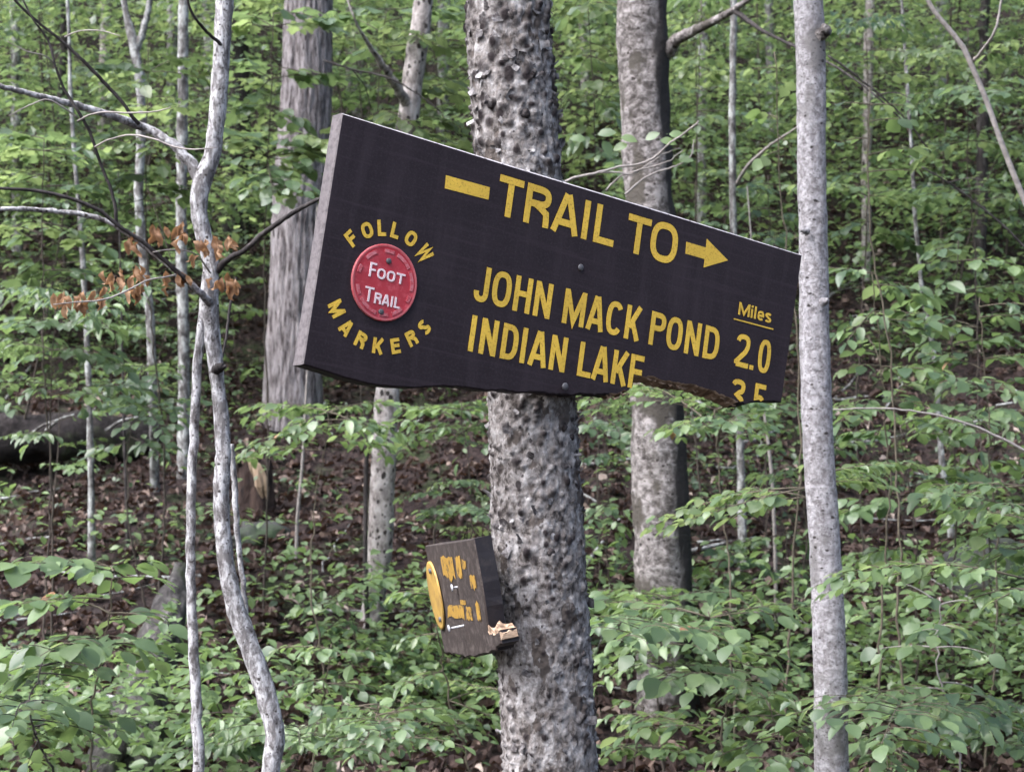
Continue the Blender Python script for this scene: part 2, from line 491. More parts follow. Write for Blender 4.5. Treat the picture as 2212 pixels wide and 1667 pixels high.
def spray(S, E, leaf, side=0.35, r=None, arch=0.10, dense=1.0, tiltsd=0.28, rad=0.0035):
    """a flat leafy branch from S to E: returns twig paths (with radius) and leaf positions, directions, normals, sizes"""
    r = r or rng
    S = np.asarray(S, float); E = np.asarray(E, float)
    L = np.linalg.norm(E - S) + 1e-6
    up = np.array([0, 0, 1.0])
    t = np.linspace(0, 1, 9)[:, None]
    mid = (S + E) / 2 + up * arch * L + r.normal(0, 0.03, 3) * L
    path = (1 - t) ** 2 * S + 2 * t * (1 - t) * mid + t ** 2 * E
    h = (E - S); h[2] *= 0.5; h /= np.linalg.norm(h) + 1e-9
    s = np.cross(up, h); s /= np.linalg.norm(s) + 1e-9
    twigs = [(path, np.linspace(rad, rad * 0.35, 9))]
    pos = []; dr = []
    def along(pth, t0, first):
        seg = np.linalg.norm(np.diff(pth, axis=0), axis=1).sum()
        n = max(2, int(seg * (1 - t0) / (leaf * 0.55) * dense))
        sgn = r.choice([-1, 1])
        for i in range(n):
            tt = t0 + (1 - t0) * (i + r.uniform(0.1, 0.9)) / n
            k = min(len(pth) - 2, int(tt * (len(pth) - 1)))
            p = pth[k] + (pth[k + 1] - pth[k]) * (tt * (len(pth) - 1) - k)
            d = pth[k + 1] - pth[k]; d = d / (np.linalg.norm(d) + 1e-9)
            q = np.cross(up, d); q /= np.linalg.norm(q) + 1e-9
            a = math.radians(r.uniform(35, 70)) * sgn
            sgn = -sgn
            pos.append(p); dr.append(d * math.cos(a) + q * math.sin(a) + up * r.uniform(-0.42, 0.05))
        pos.append(pth[-1]); dr.append((pth[-1] - pth[-2]) / (np.linalg.norm(pth[-1] - pth[-2]) + 1e-9) + up * r.uniform(-0.4, 0))
    along(path, 0.22, True)
    m = max(2, int(L / (leaf * 1.1)))
    sg = 1
    for i in range(m):
        tt = 0.18 + 0.74 * (i + r.uniform(0, 0.8)) / m
        k = min(7, int(tt * 8)); p = path[k] + (path[k + 1] - path[k]) * (tt * 8 - k)
        a = math.radians(r.uniform(38, 62)) * sg; sg = -sg
        ln = L * side * (1.1 - 0.75 * tt) * r.uniform(0.6, 1.2)
        if ln < leaf * 0.5: continue
        d = h * math.cos(a) + s * math.sin(a) + up * r.uniform(-0.1, 0.16)
        e = p + d * ln
        u = np.linspace(0, 1, 4)[:, None]
        tw = p + (e - p) * u + up * (0.08 * ln) * np.sin(u * math.pi)
        twigs.append((tw, np.linspace(rad * 0.5, rad * 0.25, 4)))
        along(tw, 0.12, False)
    pos = np.array(pos); dr = np.array(dr)
    nr = up + r.normal(0, tiltsd, (len(pos), 3)) * [1, 1, 0.2]
    sz = leaf * np.clip(r.normal(0.92, 0.24, len(pos)), 0.4, 1.45)
    return twigs, pos, leaf_frames(dr, nr), sz

def place_leaves(parent, pos, R, sz, mats, shapes, name='leaf', r=None):
    r = r or rng
    o0 = parent_world(parent)
    for i in range(len(pos)):
        mt = mats[int(r.integers(len(mats)))]
        if name == 'leaf':
            q = r.random()
            mt = 'leaf_dead' if q < 0.003 else 'leaf_yel' if q < 0.09 else mt
        me = leaf_mesh(shapes[int(r.integers(len(shapes)))], mt)
        o = bpy.data.objects.new(name, me)
        COL.objects.link(o)
        o.parent = parent
        m = np.eye(4); m[:3, :3] = R[i] * sz[i]; m[:3, 3] = pos[i] - o0
        o.matrix_basis = Matrix(m.tolist())

def to_ground(p):
    return np.array([p[0], p[1], float(ground_z(p[0], p[1])) - 0.03])

# ------------------------------------------------------------------ trunks
def trunk_path(pts, up_to=None, ground=True, n=80):
    """pts: (px, py, d, width_px) listed from the top down. Returns world path (bottom to top) and radii"""
    w = np.array([np.concatenate([P(a, b, d), [wd / FPX * d / 2]]) for a, b, d, wd in pts])[::-1]
    if ground:
        b = w[0].copy(); gz = float(ground_z(b[0], b[1])) - 0.06
        if gz < b[2] - 0.02:
            d = w[0] - w[1]; k = (gz - b[2]) / min(d[2], -1e-3)
            k = min(k, 30)
            e = w[0] + d * min(k, 3) * 0.5; e[2] = gz; e[3] = w[0][3] * 1.12
            w = np.vstack([e, w])
    if up_to is not None:
        t = w[-1].copy(); d = (w[-1] - w[-2]); d = d / max(d[2], 1e-3)
        for zz in np.linspace(t[2], up_to, 4)[1:]:
            e = t + d * (zz - t[2]) * 0.6; e[2] = zz; e[3] = t[3] * (1 - 0.55 * (zz - t[2]) / (up_to - t[2]))
            w = np.vstack([w, e])
    q = catmull(w, n)
    return q[:, :3], q[:, 3]

def noise_disp(path, rad, seg, amp, scale, stretch=1.0, seed=0.0, ridged=False):
    n = len(path); out = np.zeros((n, seg))
    for i in range(n):
        z = path[i][2] * scale * stretch
        R = rad[i] * scale
        for j in range(seg):
            th = 2 * math.pi * j / seg
            v = mnoise.fractal(Vector((math.cos(th) * R + seed, math.sin(th) * R, z)), 1.0, 2.0, 3)
            if ridged: v = 0.35 - abs(v) * 1.6
            out[i, j] = v * amp
    return out

def make_crown(seed, n_limb=7, n_leaf=520, rad=2.2, hgt=2.6):
    r = np.random.default_rng(seed)
    gl, gt = Geo(), Geo()
    P0 = np.zeros(3)
    for k in range(n_limb):
        a = k * 2.4 + r.uniform(-.3, .3); L = rad * r.uniform(0.6, 1.0)
        s = np.array([0, 0, r.uniform(-0.8, 0.6)]); e = s + np.array([math.cos(a) * L, math.sin(a) * L, r.uniform(0.5, hgt * 0.6)])
        m = (s + e) / 2 + np.array([0, 0, -0.15])
        pth = catmull(np.array([s, m, e]), 8)
        add_tube(gt, pth, np.linspace(0.035, 0.008, 8), 6)
        nl = n_leaf // n_limb
        c = pth[r.integers(3, 8, nl)] + r.normal(0, 0.45, (nl, 3)) * [1, 1, 0.5]
        dr = r.normal(0, 1, (nl, 3)) * [1, 1, 0.3]
        nr = np.array([0, 0, 1.0]) + r.normal(0, 0.3, (nl, 3))
        add_leaves(gl, 'far', c, leaf_frames(dr, nr), r.uniform(0.08, 0.14, nl), r.uniform(0, 1, nl))
    return gl.mesh('crown', M['leaf_mid']), gt.mesh('limb', M['bark_dark'])
CROWNS = [make_crown(k) for k in (11, 12)]

def add_crown(root, top, k=0):
    c, l = CROWNS[k % 2]
    o0 = parent_world(root)
    a = link('crown', c, root, top - o0); b = link('limbs', l, root, top - o0)
    a.rotation_euler.z = b.rotation_euler.z = k * 1.7

def tree(name, label, cat, pts, mat, up_to=None, seg=14, n=70, amp=0.0, scale=20, stretch=0.5, crown=True, limbs=(), group=None, ridged=False, kseed=0, ground=True, dark_streak=None):
    path, rad = trunk_path(pts, up_to, ground, n)
    base = path[0]
    root = empty(name, base, label, cat, group)
    disp = noise_disp(path, rad, seg, amp, scale, stretch, kseed * 3.1, ridged) if amp else None
    v, f = tube(path, rad, seg, disp)
    tn = None
    if dark_streak:                      # a dark streak with a ragged edge down one side
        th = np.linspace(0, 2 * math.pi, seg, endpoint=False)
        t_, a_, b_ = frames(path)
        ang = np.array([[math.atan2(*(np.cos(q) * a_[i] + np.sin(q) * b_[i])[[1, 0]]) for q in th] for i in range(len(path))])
        edge = np.array([[mnoise.noise(Vector((dark_streak[2], path[i][2] * 3.0, 0.7 * j / seg))) * 0.45 + mnoise.noise(Vector((path[i][2] * 13, j * .6, 4))) * 0.25 for j in range(seg)] for i in range(len(path))])
        dist = np.abs((ang - dark_streak[0] + math.pi) % (2 * math.pi) - math.pi)
        tn = np.clip((dark_streak[1] + edge - dist) * 5, 0, 1.4).ravel()
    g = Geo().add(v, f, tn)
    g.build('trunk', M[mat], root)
    for lb in limbs:
        add_limb(root, lb, mat)
    if crown and up_to:
        add_crown(root, path[-1], kseed)
    return root

def add_limb(root, lb, mat, name='limb'):
    """lb: (points (px,py,d,width_px) from the trunk outward, material or None)"""
    pts, m2 = lb if isinstance(lb, tuple) and not np.isscalar(lb[0]) and isinstance(lb[1], (str, type(None))) else (lb, None)
    w = np.array([np.concatenate([P(a, b, d), [wd / FPX * d / 2]]) for a, b, d, wd in pts])
    q = catmull(w, max(10, 5 * len(pts)))
    jit = rng.normal(0, 0.12, (len(q), 3)) * q[:, 3:4]
    jit[0] = 0
    g = Geo()
    add_tube(g, q[:, :3] + jit, q[:, 3], 7)
    return g.build(name, M[m2 or mat], root)

#==PART2==
# ------------------------------------------------------------------ the tree that carries the sign
def build_main_tree():
    pts = [(1098, -30, 2.625, 178), (1098, 16, 2.625, 178), (1119, 360, 2.625, 181), (1133, 600, 2.625, 184), (1148, 870, 2.625, 187), (1166, 1250, 2.625, 200), (1189, 1650, 2.625, 202)]
    p0, r0 = trunk_path(pts, 6.0, True, 120)
    zz = np.concatenate([np.linspace(p0[0, 2], 0.80, 12)[:-1], np.arange(0.80, 2.25, 0.0032), np.linspace(2.25, p0[-1, 2], 30)])
    path = np.stack([np.interp(zz, p0[:, 2], p0[:, k]) for k in range(3)], 1)
    rad = np.interp(zz, p0[:, 2], r0)
    seg = 160
    r = np.random.default_rng(21)
    disp = noise_disp(path, rad, seg, 0.0020, 34, 0.7, 2.0) + noise_disp(path, rad, seg, 0.0018, 110, 0.7, 7.0) + noise_disp(path, rad, seg, 0.0022, 230, 0.7, 3.0)
    th = np.linspace(0, 2 * math.pi, seg, endpoint=False)
    tint = np.zeros_like(disp)
    nw = 1700
    wz = r.uniform(0.8, 2.25, nw); wt = r.uniform(0, 2 * math.pi, nw)
    ws = r.uniform(0.0026, 0.0064, nw) * (0.8 + 0.35 * (wz > 1.55)); wh = r.uniform(0.3, 1.0, nw) ** 1.4 * 0.0078
    big = r.random(nw) < 0.05
    ws[big] *= 1.5; wh[big] *= 1.2
    el = r.uniform(0.6, 1.6, nw)
    for k in range(nw):
        i0, i1 = np.searchsorted(zz, [wz[k] - 0.045, wz[k] + 0.045])
        if i1 <= i0: continue
        dz = (zz[i0:i1] - wz[k])[:, None] / el[k]
        dt = (np.abs((th - wt[k] + math.pi) % (2 * math.pi) - math.pi))[None] * rad[i0:i1, None]
        d2 = (dz ** 2 + dt ** 2) / ws[k] ** 2
        b = np.exp(-d2 ** 2.4)
        lip = np.clip(dz / ws[k], -1, 1) * 0.35 + 0.8          # warts overhang at their lower side
        disp[i0:i1] = np.maximum(disp[i0:i1], disp[i0:i1] * (1 - b) + wh[k] * b * lip)
        if k % 5 < 4:
            tint[i0:i1] = np.maximum(tint[i0:i1], np.exp(-(d2 * r.uniform(0.5, 1.2)) ** 2) * r.uniform(0.6, 1.3))
    # the lower, shaded stem is streaked
    base = path[0]
    root = empty('sign_tree', base, 'thick warty grey tree trunk carrying the brown trail sign', 'tree')
    v, f = tube(path, rad, seg, disp)
    Geo().add(v, f, tint.ravel()).build('trunk', M['bark_main'], root)
    # knobs that stand clear of the trunk
    t_, a_, b_ = frames(path)
    def on(zv, ang, out=0.0):
        i = int(np.argmin(np.abs(zz - zv)))
        o = math.cos(ang) * a_[i] + math.sin(ang) * b_[i]
        return path[i] + o * (rad[i] + out), o
    def ang_for(px, zv):
        i = int(np.argmin(np.abs(zz - zv)))
        best, ba = 1e9, 0
        for a in np.linspace(0, 2 * math.pi, 240):
            q, o = on(zv, a)
            if o[1] > 0.1: continue
            e = abs(q[0] / q[1] * FPX + 1106 - px)
            if e < best: best, ba = e, a
        return ba
    for (px, py, s) in ((1062, 218, 13), (1105, 35, 12), (1192, 120, 11), (1205, 185, 10), (1135, 250, 11), (1150, 165, 8), (1045, 160, 8), (1205, 260, 9), (1090, 130, 9), (1180, 60, 10), (1235, 950, 8), (1220, 925, 8), (1190, 1190, 9), (1260, 1420, 8), (1245, 890, 7)):
        zv = EYE - (py - 833.5) / FPX * 2.57
        a = ang_for(px, zv); c, o = on(zv, a, 0.001)
        R = s / FPX * 2.57
        g = Geo()
        nu, nv = 12, 7
        V = []; up = np.array([0, 0, 1.0]); tg = np.cross(up, o)
        for i in range(nv):
            ph = i / (nv - 1) * math.pi / 2
            for j in range(nu):
                q = 2 * math.pi * j / nu
                k = R * math.cos(ph) * (1 + 0.16 * math.sin(3 * q + px)) 
                V.append(c + (tg * math.cos(q) + up * math.sin(q)) * k + o * (R * 0.85 * math.sin(ph) - 0.002) + r.normal(0, R * 0.06, 3))
        i = np.arange(nv - 1)[:, None] * nu; j = np.arange(nu)[None]; k2 = (j + 1) % nu
        g.add(V, np.stack([i + j, i + k2, i + nu + k2, i + nu + j], -1).reshape(-1, 4), r.uniform(0.5, 1.0))
        g.build('bark_knob', M['bark_main'], root)
    # curled bark flakes
    g = Geo()
    for k in range(430):
        zv = r.uniform(0.85, 2.2)
        if r.random() < 0.45: zv = r.uniform(1.6, 2.2)
        a = r.uniform(0, 2 * math.pi); c, o = on(zv, a, 0.0015)
        up = np.array([0, 0, 1.0]); tg = np.cross(up, o)
        q = r.uniform(0, 2 * math.pi)
        e1 = tg * math.cos(q) + up * math.sin(q); e2 = np.cross(o, e1)
        sx, sy = r.uniform(0.005, 0.015), r.uniform(0.003, 0.009)
        lift = r.uniform(0.2, 0.9)
        V = []
        for i in range(4):
            u = i / 3
            for j in range(3):
                w = j - 1
                V.append(c + e1 * sx * (u - 0.2) + e2 * sy * w * (1 - 0.25 * u) * (1 + 0.3 * math.sin(k + i)) + o * (sx * lift * u ** 1.5 - abs(w) * 0.001 + r.normal(0, 0.0005)))
        i = np.arange(3)[:, None] * 3; j = np.arange(2)[None]
        g.add(V, np.stack([i + j, i + j + 1, i + j + 4, i + j + 3], -1).reshape(-1, 4))
    tag(g.build('bark_flakes', M['bark_flake'], root, smooth=False), kind='stuff')
    add_crown(root, path[-1], 0)
build_main_tree()

# ------------------------------------------------------------------ routed lettering: every stroke a flat ribbon
def superell(cx, cy, rx, ry, a0, a1, n=22, e=0.78):
    out = []
    for t in np.linspace(math.radians(a0), math.radians(a1), n):
        c, s = math.cos(t), math.sin(t)
        out.append((cx + rx * math.copysign(abs(c) ** e, c), cy + ry * math.copysign(abs(s) ** e, s)))
    return out

def glyph(ch, w, s):
    """strokes of a capital of height 1 and width w, stroke s"""
    h = s / 2
    if ch == 'I': return [([(w / 2, 0), (w / 2, 1)], 0)]
    if ch == 'l': return [([(w / 2, 0), (w / 2, 1)], 0)]
    if ch == 'i': return [([(w / 2, 0), (w / 2, 0.72)], 0), ([(w / 2, 0.83), (w / 2, 1.0)], 0)]
    if ch == 'T': return [([(0, 1 - h), (w, 1 - h)], 0), ([(w / 2, 0), (w / 2, 1 - s)], 0)]
    if ch == 'L': return [([(h, 1), (h, h), (w, h)], 0)]
    if ch == 'E': return [([(w, 1 - h), (h, 1 - h), (h, h), (w, h)], 0), ([(s, 0.52), (w * 0.93, 0.52)], 0)]
    if ch == 'F': return [([(w, 1 - h), (h, 1 - h), (h, 0)], 0), ([(s, 0.5), (w * 0.93, 0.5)], 0)]
    if ch == 'H': return [([(h, 0), (h, 1)], 0), ([(w - h, 0), (w - h, 1)], 0), ([(s, 0.52), (w - s, 0.52)], 0)]
    if ch == 'N': return [([(h, 0), (h, 1)], 0), ([(w - h, 0), (w - h, 1)], 0), ([(h * 1.1, 1 - h * .6), (w - h * 1.1, h * .6)], 0)]
    if ch == 'M': return [([(h, 0), (h, 1)], 0), ([(w - h, 0), (w - h, 1)], 0), ([(h * 1.1, 1 - h * .6), (w / 2, 0.12), (w - h * 1.1, 1 - h * .6)], 0)]
    if ch == 'A': return [([(h * 0.95, 0), (w / 2 - h * .25, 1)], 0), ([(w - h * 0.95, 0), (w / 2 + h * .25, 1)], 0), ([(w * 0.25, 0.27), (w * 0.75, 0.27)], 0)]
    if ch in 'O0': return [(superell(w / 2, 0.5, w / 2 - h, 0.5 - h, 0, 360, 33)[:-1], 1)]
    if ch == 'C': return [(superell(w / 2, 0.5, w / 2 - h, 0.5 - h, 38, 322, 26), 0)]
    if ch == 'D': return [([(h, 0), (h, 1)], 0), ([(s, 1 - h), (w * .42, 1 - h)] + superell(w * .42, 0.5, w * .58 - h, 0.5 - h, 86, -86, 16) + [(w * .42, h), (s, h)], 0)]
    if ch in 'PR':
        q = [([(h, 0), (h, 1)], 0), ([(s, 1 - h), (w * .5, 1 - h)] + superell(w * .5, 0.72, w * .5 - h, 0.28 - h, 84, -84, 12) + [(w * .5, 0.44 + h), (s, 0.44 + h)], 0)]
        if ch == 'R': q.append(([(w * .42, 0.44 + h * .9), (w * .66, 0.43), (w - h * 1.25, 0.34), (w - h * 1.02, 0.2), (w - h * .95, 0)], 0))
        return q
    if ch == 'K': return [([(h, 0), (h, 1)], 0), ([(w - h * .9, 1), (s * .9, 0.36)], 0), ([(w * .42, 0.56), (w - h * .9, 0)], 0)]
    if ch == 'J': return [([(w - h, 1), (w - h, 0.32)] + superell(w / 2, 0.30, w / 2 - h, 0.30 - h, 0, -180, 14), 0)]
    if ch == 'W': return [([(h * .9, 1), (w * .28, 0.03), (w * .5, 0.9), (w * .72, 0.03), (w - h * .9, 1)], 0)]
    if ch == 'S':
        return [(superell(w / 2, 0.74, w / 2 - h, 0.26 - h, 25, 250, 16, 0.9) + superell(w / 2, 0.27, w / 2 - h, 0.27 - h, 80, -155, 16, 0.9), 0)]
    if ch == 's':
        return [([(x, y * 0.74) for x, y in superell(w / 2, 0.74, w / 2 - h, 0.26 - h, 25, 250, 12, 0.9) + superell(w / 2, 0.27, w / 2 - h, 0.27 - h, 80, -155, 12, 0.9)], 0)]
    if ch == 'e':
        return [([(x, y * 0.74) for x, y in [(s, 0.5), (w - h, 0.5)] + superell(w / 2, 0.5, w / 2 - h, 0.5 - h, 8, 315, 18)], 0)]
    if ch == '2':
        return [(superell(w / 2, 0.72, w / 2 - h, 0.28 - h, 170, -20, 14) + [(w * .72, 0.48), (h, 0.15), (h, h)], 0), ([(h, h * .98), (w, h * .98)], 0)]
    if ch == '3':
        return [(superell(w / 2, 0.76, w / 2 - h, 0.24 - h, 165, -75, 12) + [(w * .45, 0.52)] + superell(w / 2, 0.27, w / 2 - h, 0.27 - h, 75, -165, 12), 0)]
    if ch == '5':
        return [([(w, 1 - h), (h * 1.2, 1 - h), (h * 1.2, 0.55)] + superell(w / 2, 0.33, w / 2 - h, 0.33 - h, 110, -165, 16), 0)]
    if ch == '.': return [([(0, s / 2), (w, s / 2)], 0)]
    return []

def ribbon(g, pl, closed, width, z0, z1):
    p = np.array(pl, float)
    keep = [0] + [i for i in range(1, len(p)) if np.linalg.norm(p[i] - p[i - 1]) > 1e-6]
    p = p[keep]; n = len(p)
    if n < 2: return
    out = np.zeros((n, 2))
    for i in range(n):
        a = p[i] - p[i - 1] if (i > 0 or closed) else p[1] - p[0]
        b = p[(i + 1) % n] - p[i] if (i < n - 1 or closed) else a
        if i == 0 and not closed: a = b
        a = a / np.linalg.norm(a); b = b / np.linalg.norm(b)
        na = np.array([-a[1], a[0]]); nb = np.array([-b[1], b[0]])
        m = na + nb
        if np.linalg.norm(m) < 1e-4: m = na
        m /= np.linalg.norm(m)
        out[i] = m / max(0.35, m @ na)
    L = p + out * width / 2; R = p - out * width / 2
    V = np.vstack([np.c_[L, np.full(n, z1)], np.c_[R, np.full(n, z1)], np.c_[L, np.full(n, z0)], np.c_[R, np.full(n, z0)]])
    k = n if closed else n - 1
    i = np.arange(k); j = (i + 1) % n
    F = [np.stack([i, i + n, j + n, j], 1), np.stack([i, j, j + 2 * n, i + 2 * n], 1), np.stack([i + n, i + 3 * n, j + 3 * n, j + n], 1)]
    F = np.vstack(F)
    if not closed:
        F = np.vstack([F, [[0, 2 * n, 3 * n, n], [n - 1, 2 * n - 1, 4 * n - 1, 3 * n - 1]]])
    g.add(V, F)

def letter(parent, ch, u0, u1, v0, v1, stroke, mat, z=0.0, name='letter', rot=0.0, vmin=None, hgt=0.0005):
    """letter filling the box u0..u1 x v0 (top)..v1 (base) of the parent's own plane, rotated about the box centre"""
    H = v0 - v1; w = (u1 - u0) / H; s = stroke / H
    cx, cy = (u0 + u1) / 2, (v0 + v1) / 2
    g = Geo(); c, sn = math.cos(rot), math.sin(rot)
    for k, (pl, cl) in enumerate(glyph(ch, w, s)):
        q = []
        for x, y in pl:
            x = (x - w / 2) * H; y = (y - 0.5) * H
            X, Y = cx + x * c - y * sn, cy + x * sn + y * c
            if vmin is not None and Y < vmin:
                if q and q[-1][1] > vmin:
                    a = q[-1]; t = (a[1] - vmin) / (a[1] - Y + 1e-9); q.append((a[0] + (X - a[0]) * t, vmin))
                    break
                continue
            q.append((X, Y))
        if len(q) > 1:
            n0 = len(g.mi)
            if mat == 'yellow':
                ribbon(g, q, cl, stroke + 0.0016, z - 0.0006, z + 0.00016 + 0.00003 * k)  # wider dark rim: shade of a cut groove painted round the stroke
                for e in range(n0, len(g.mi)): g.mi[e] = np.ones_like(g.mi[e])
            ribbon(g, q, cl, stroke * (0.94 if mat == 'yellow' else 1), z - 0.0006, z + hgt + 0.00010 * k)
    return g.build(name, [M[mat], M['groove']], parent, np.zeros(3), smooth=False)

def painted(name, col, chip, scale, rough=0.55, lo=0.33, hi=0.42, bump=0.5, grain=False, spec=0.35):
    m, nt, out = new_mat(name)
    co = coords(nt, (1, 1, 1))
    n = tex(nt, co, scale=scale, detail=7, rough=0.75)
    big = tex(nt, co, scale=14, detail=4)
    k = ramp(nt, n.outputs[0], [(lo, (1, 1, 1)), (hi, (0, 0, 0))])
    c0 = ramp(nt, big.outputs[0], [(0.3, tuple(x * 0.82 for x in col)), (0.7, tuple(min(1, x * 1.12) for x in col))])
    c = mix_col(nt, k, c0, chip)
    if grain:
        g1 = tex(nt, coords(nt, (2.2, 70, 30)), scale=1.6, detail=6, rough=0.65)
        gk = ramp(nt, g1.outputs[0], [(0.52, (0, 0, 0)), (0.70, (1, 1, 1))])
        g2 = tex(nt, coords(nt, (16, 2.2, 3)), scale=2.0, detail=5)
        gk2 = ramp(nt, g2.outputs[0], [(0.50, (0, 0, 0)), (0.75, (1, 1, 1))])
        c = mix_col(nt, math_n(nt, 'MULTIPLY', gk, 0.8), c, tuple(min(1, x * 1.7) for x in col))
        c = mix_col(nt, math_n(nt, 'MULTIPLY', gk2, 0.6), c, tuple(min(1, x * 1.6 + 0.005) for x in col))
    finish(nt, out, c, rough, n.outputs[0], 0.0008, bump, spec)
    return m
M['sign_paint'] = painted('dark brown sign paint', (0.0210, 0.0148, 0.0188), (0.036, 0.028, 0.033), 260, 0.62, 0.30, 0.5, 0.5, True, 0.16)
M['sign_end'] = painted('weathered board end', (0.115, 0.10, 0.105), (0.05, 0.042, 0.045), 90, 0.8, 0.35, 0.55, 0.6)
M['pale_edge'] = painted('pale board edge', (0.42, 0.39, 0.41), (0.10, 0.085, 0.09), 120, 0.8, 0.36, 0.48, 0.4)  # pale tone for the top front bevel only
M['yellow'] = painted('yellow sign paint', (0.66, 0.425, 0.055), (0.36, 0.205, 0.028), 230, 0.6, 0.35, 0.48, 0.5)
M['groove'] = painted('painted groove shade', (0.030, 0.014, 0.006), (0.012, 0.007, 0.005), 150, 0.8, 0.35, 0.5, 0.4, False, 0.1)  # dark tone that paints groove shade around the flat letters
M['yellow_worn'] = painted('worn yellow paint', (0.33, 0.19, 0.035), (0.07, 0.045, 0.026), 75, 0.65, 0.40, 0.49, 0.6)
M['red'] = painted('red plastic marker', (0.38, 0.028, 0.042), (0.50, 0.08, 0.10), 60, 0.38, 0.30, 0.5, 0.15)
M['red_rim'] = painted('faded red rim', (0.46, 0.11, 0.12), (0.42, 0.05, 0.06), 80, 0.45, 0.35, 0.5, 0.15)
M['pink'] = painted('faded pink print', (0.50, 0.16, 0.18), (0.42, 0.05, 0.065), 190, 0.5, 0.42, 0.56, 0.1)
M['white_print'] = painted('white pink lettering', (0.74, 0.60, 0.62), (0.62, 0.36, 0.38), 150, 0.5, 0.3, 0.42, 0.1)
M['nail'] = plain('weathered nail steel', (0.07, 0.068, 0.075), 0.6, 0.4, 0.4, 200)
M['nail_bright'] = plain('bright aluminium nail', (0.36, 0.36, 0.39), 0.45, 0.6, 0.2, 200)
M['board_brown'] = painted('weathered brown board', (0.032, 0.023, 0.021), (0.085, 0.068, 0.062), 55, 0.75, 0.36, 0.52, 0.8)
M['board_edge'] = painted('dark board edge', (0.012, 0.010, 0.014), (0.022, 0.018, 0.02), 60, 0.7, 0.35, 0.5, 0.6)
M['yellow_disc'] = painted('yellow plastic marker', (0.40, 0.25, 0.065), (0.22, 0.13, 0.045), 38, 0.5, 0.36, 0.56, 0.2)

def slab(outline, back, t, bevel=0.0022):
    """board: front outline (clockwise or not, 2-D), matching back outline, thickness t. Returns geometry; side quads in outline order"""
    p = np.array(outline, float); b = np.array(back, float); n = len(p)
    e = np.roll(p, -1, 0) - p; e /= np.linalg.norm(e, axis=1)[:, None] + 1e-12
    nn = np.c_[e[:, 1], -e[:, 0]]
    area = 0.5 * np.sum(p[:, 0] * np.roll(p[:, 1], -1) - np.roll(p[:, 0], -1) * p[:, 1])
    if area > 0: nn = -nn                       # inward
    m = nn + np.roll(nn, 1, 0); m /= np.linalg.norm(m, axis=1)[:, None] + 1e-9
    inn = p + m * bevel
    V = np.vstack([np.c_[inn, np.zeros(n)], np.c_[p, np.full(n, -bevel)], np.c_[b, np.full(n, -t)]])
    i = np.arange(n); j = (i + 1) % n
    sides1 = np.stack([i, i + n, j + n, j], 1)
    sides2 = np.stack([i + n, i + 2 * n, j + 2 * n, j + n], 1)
    if area > 0: pass
    return V, sides1, sides2, np.arange(n)

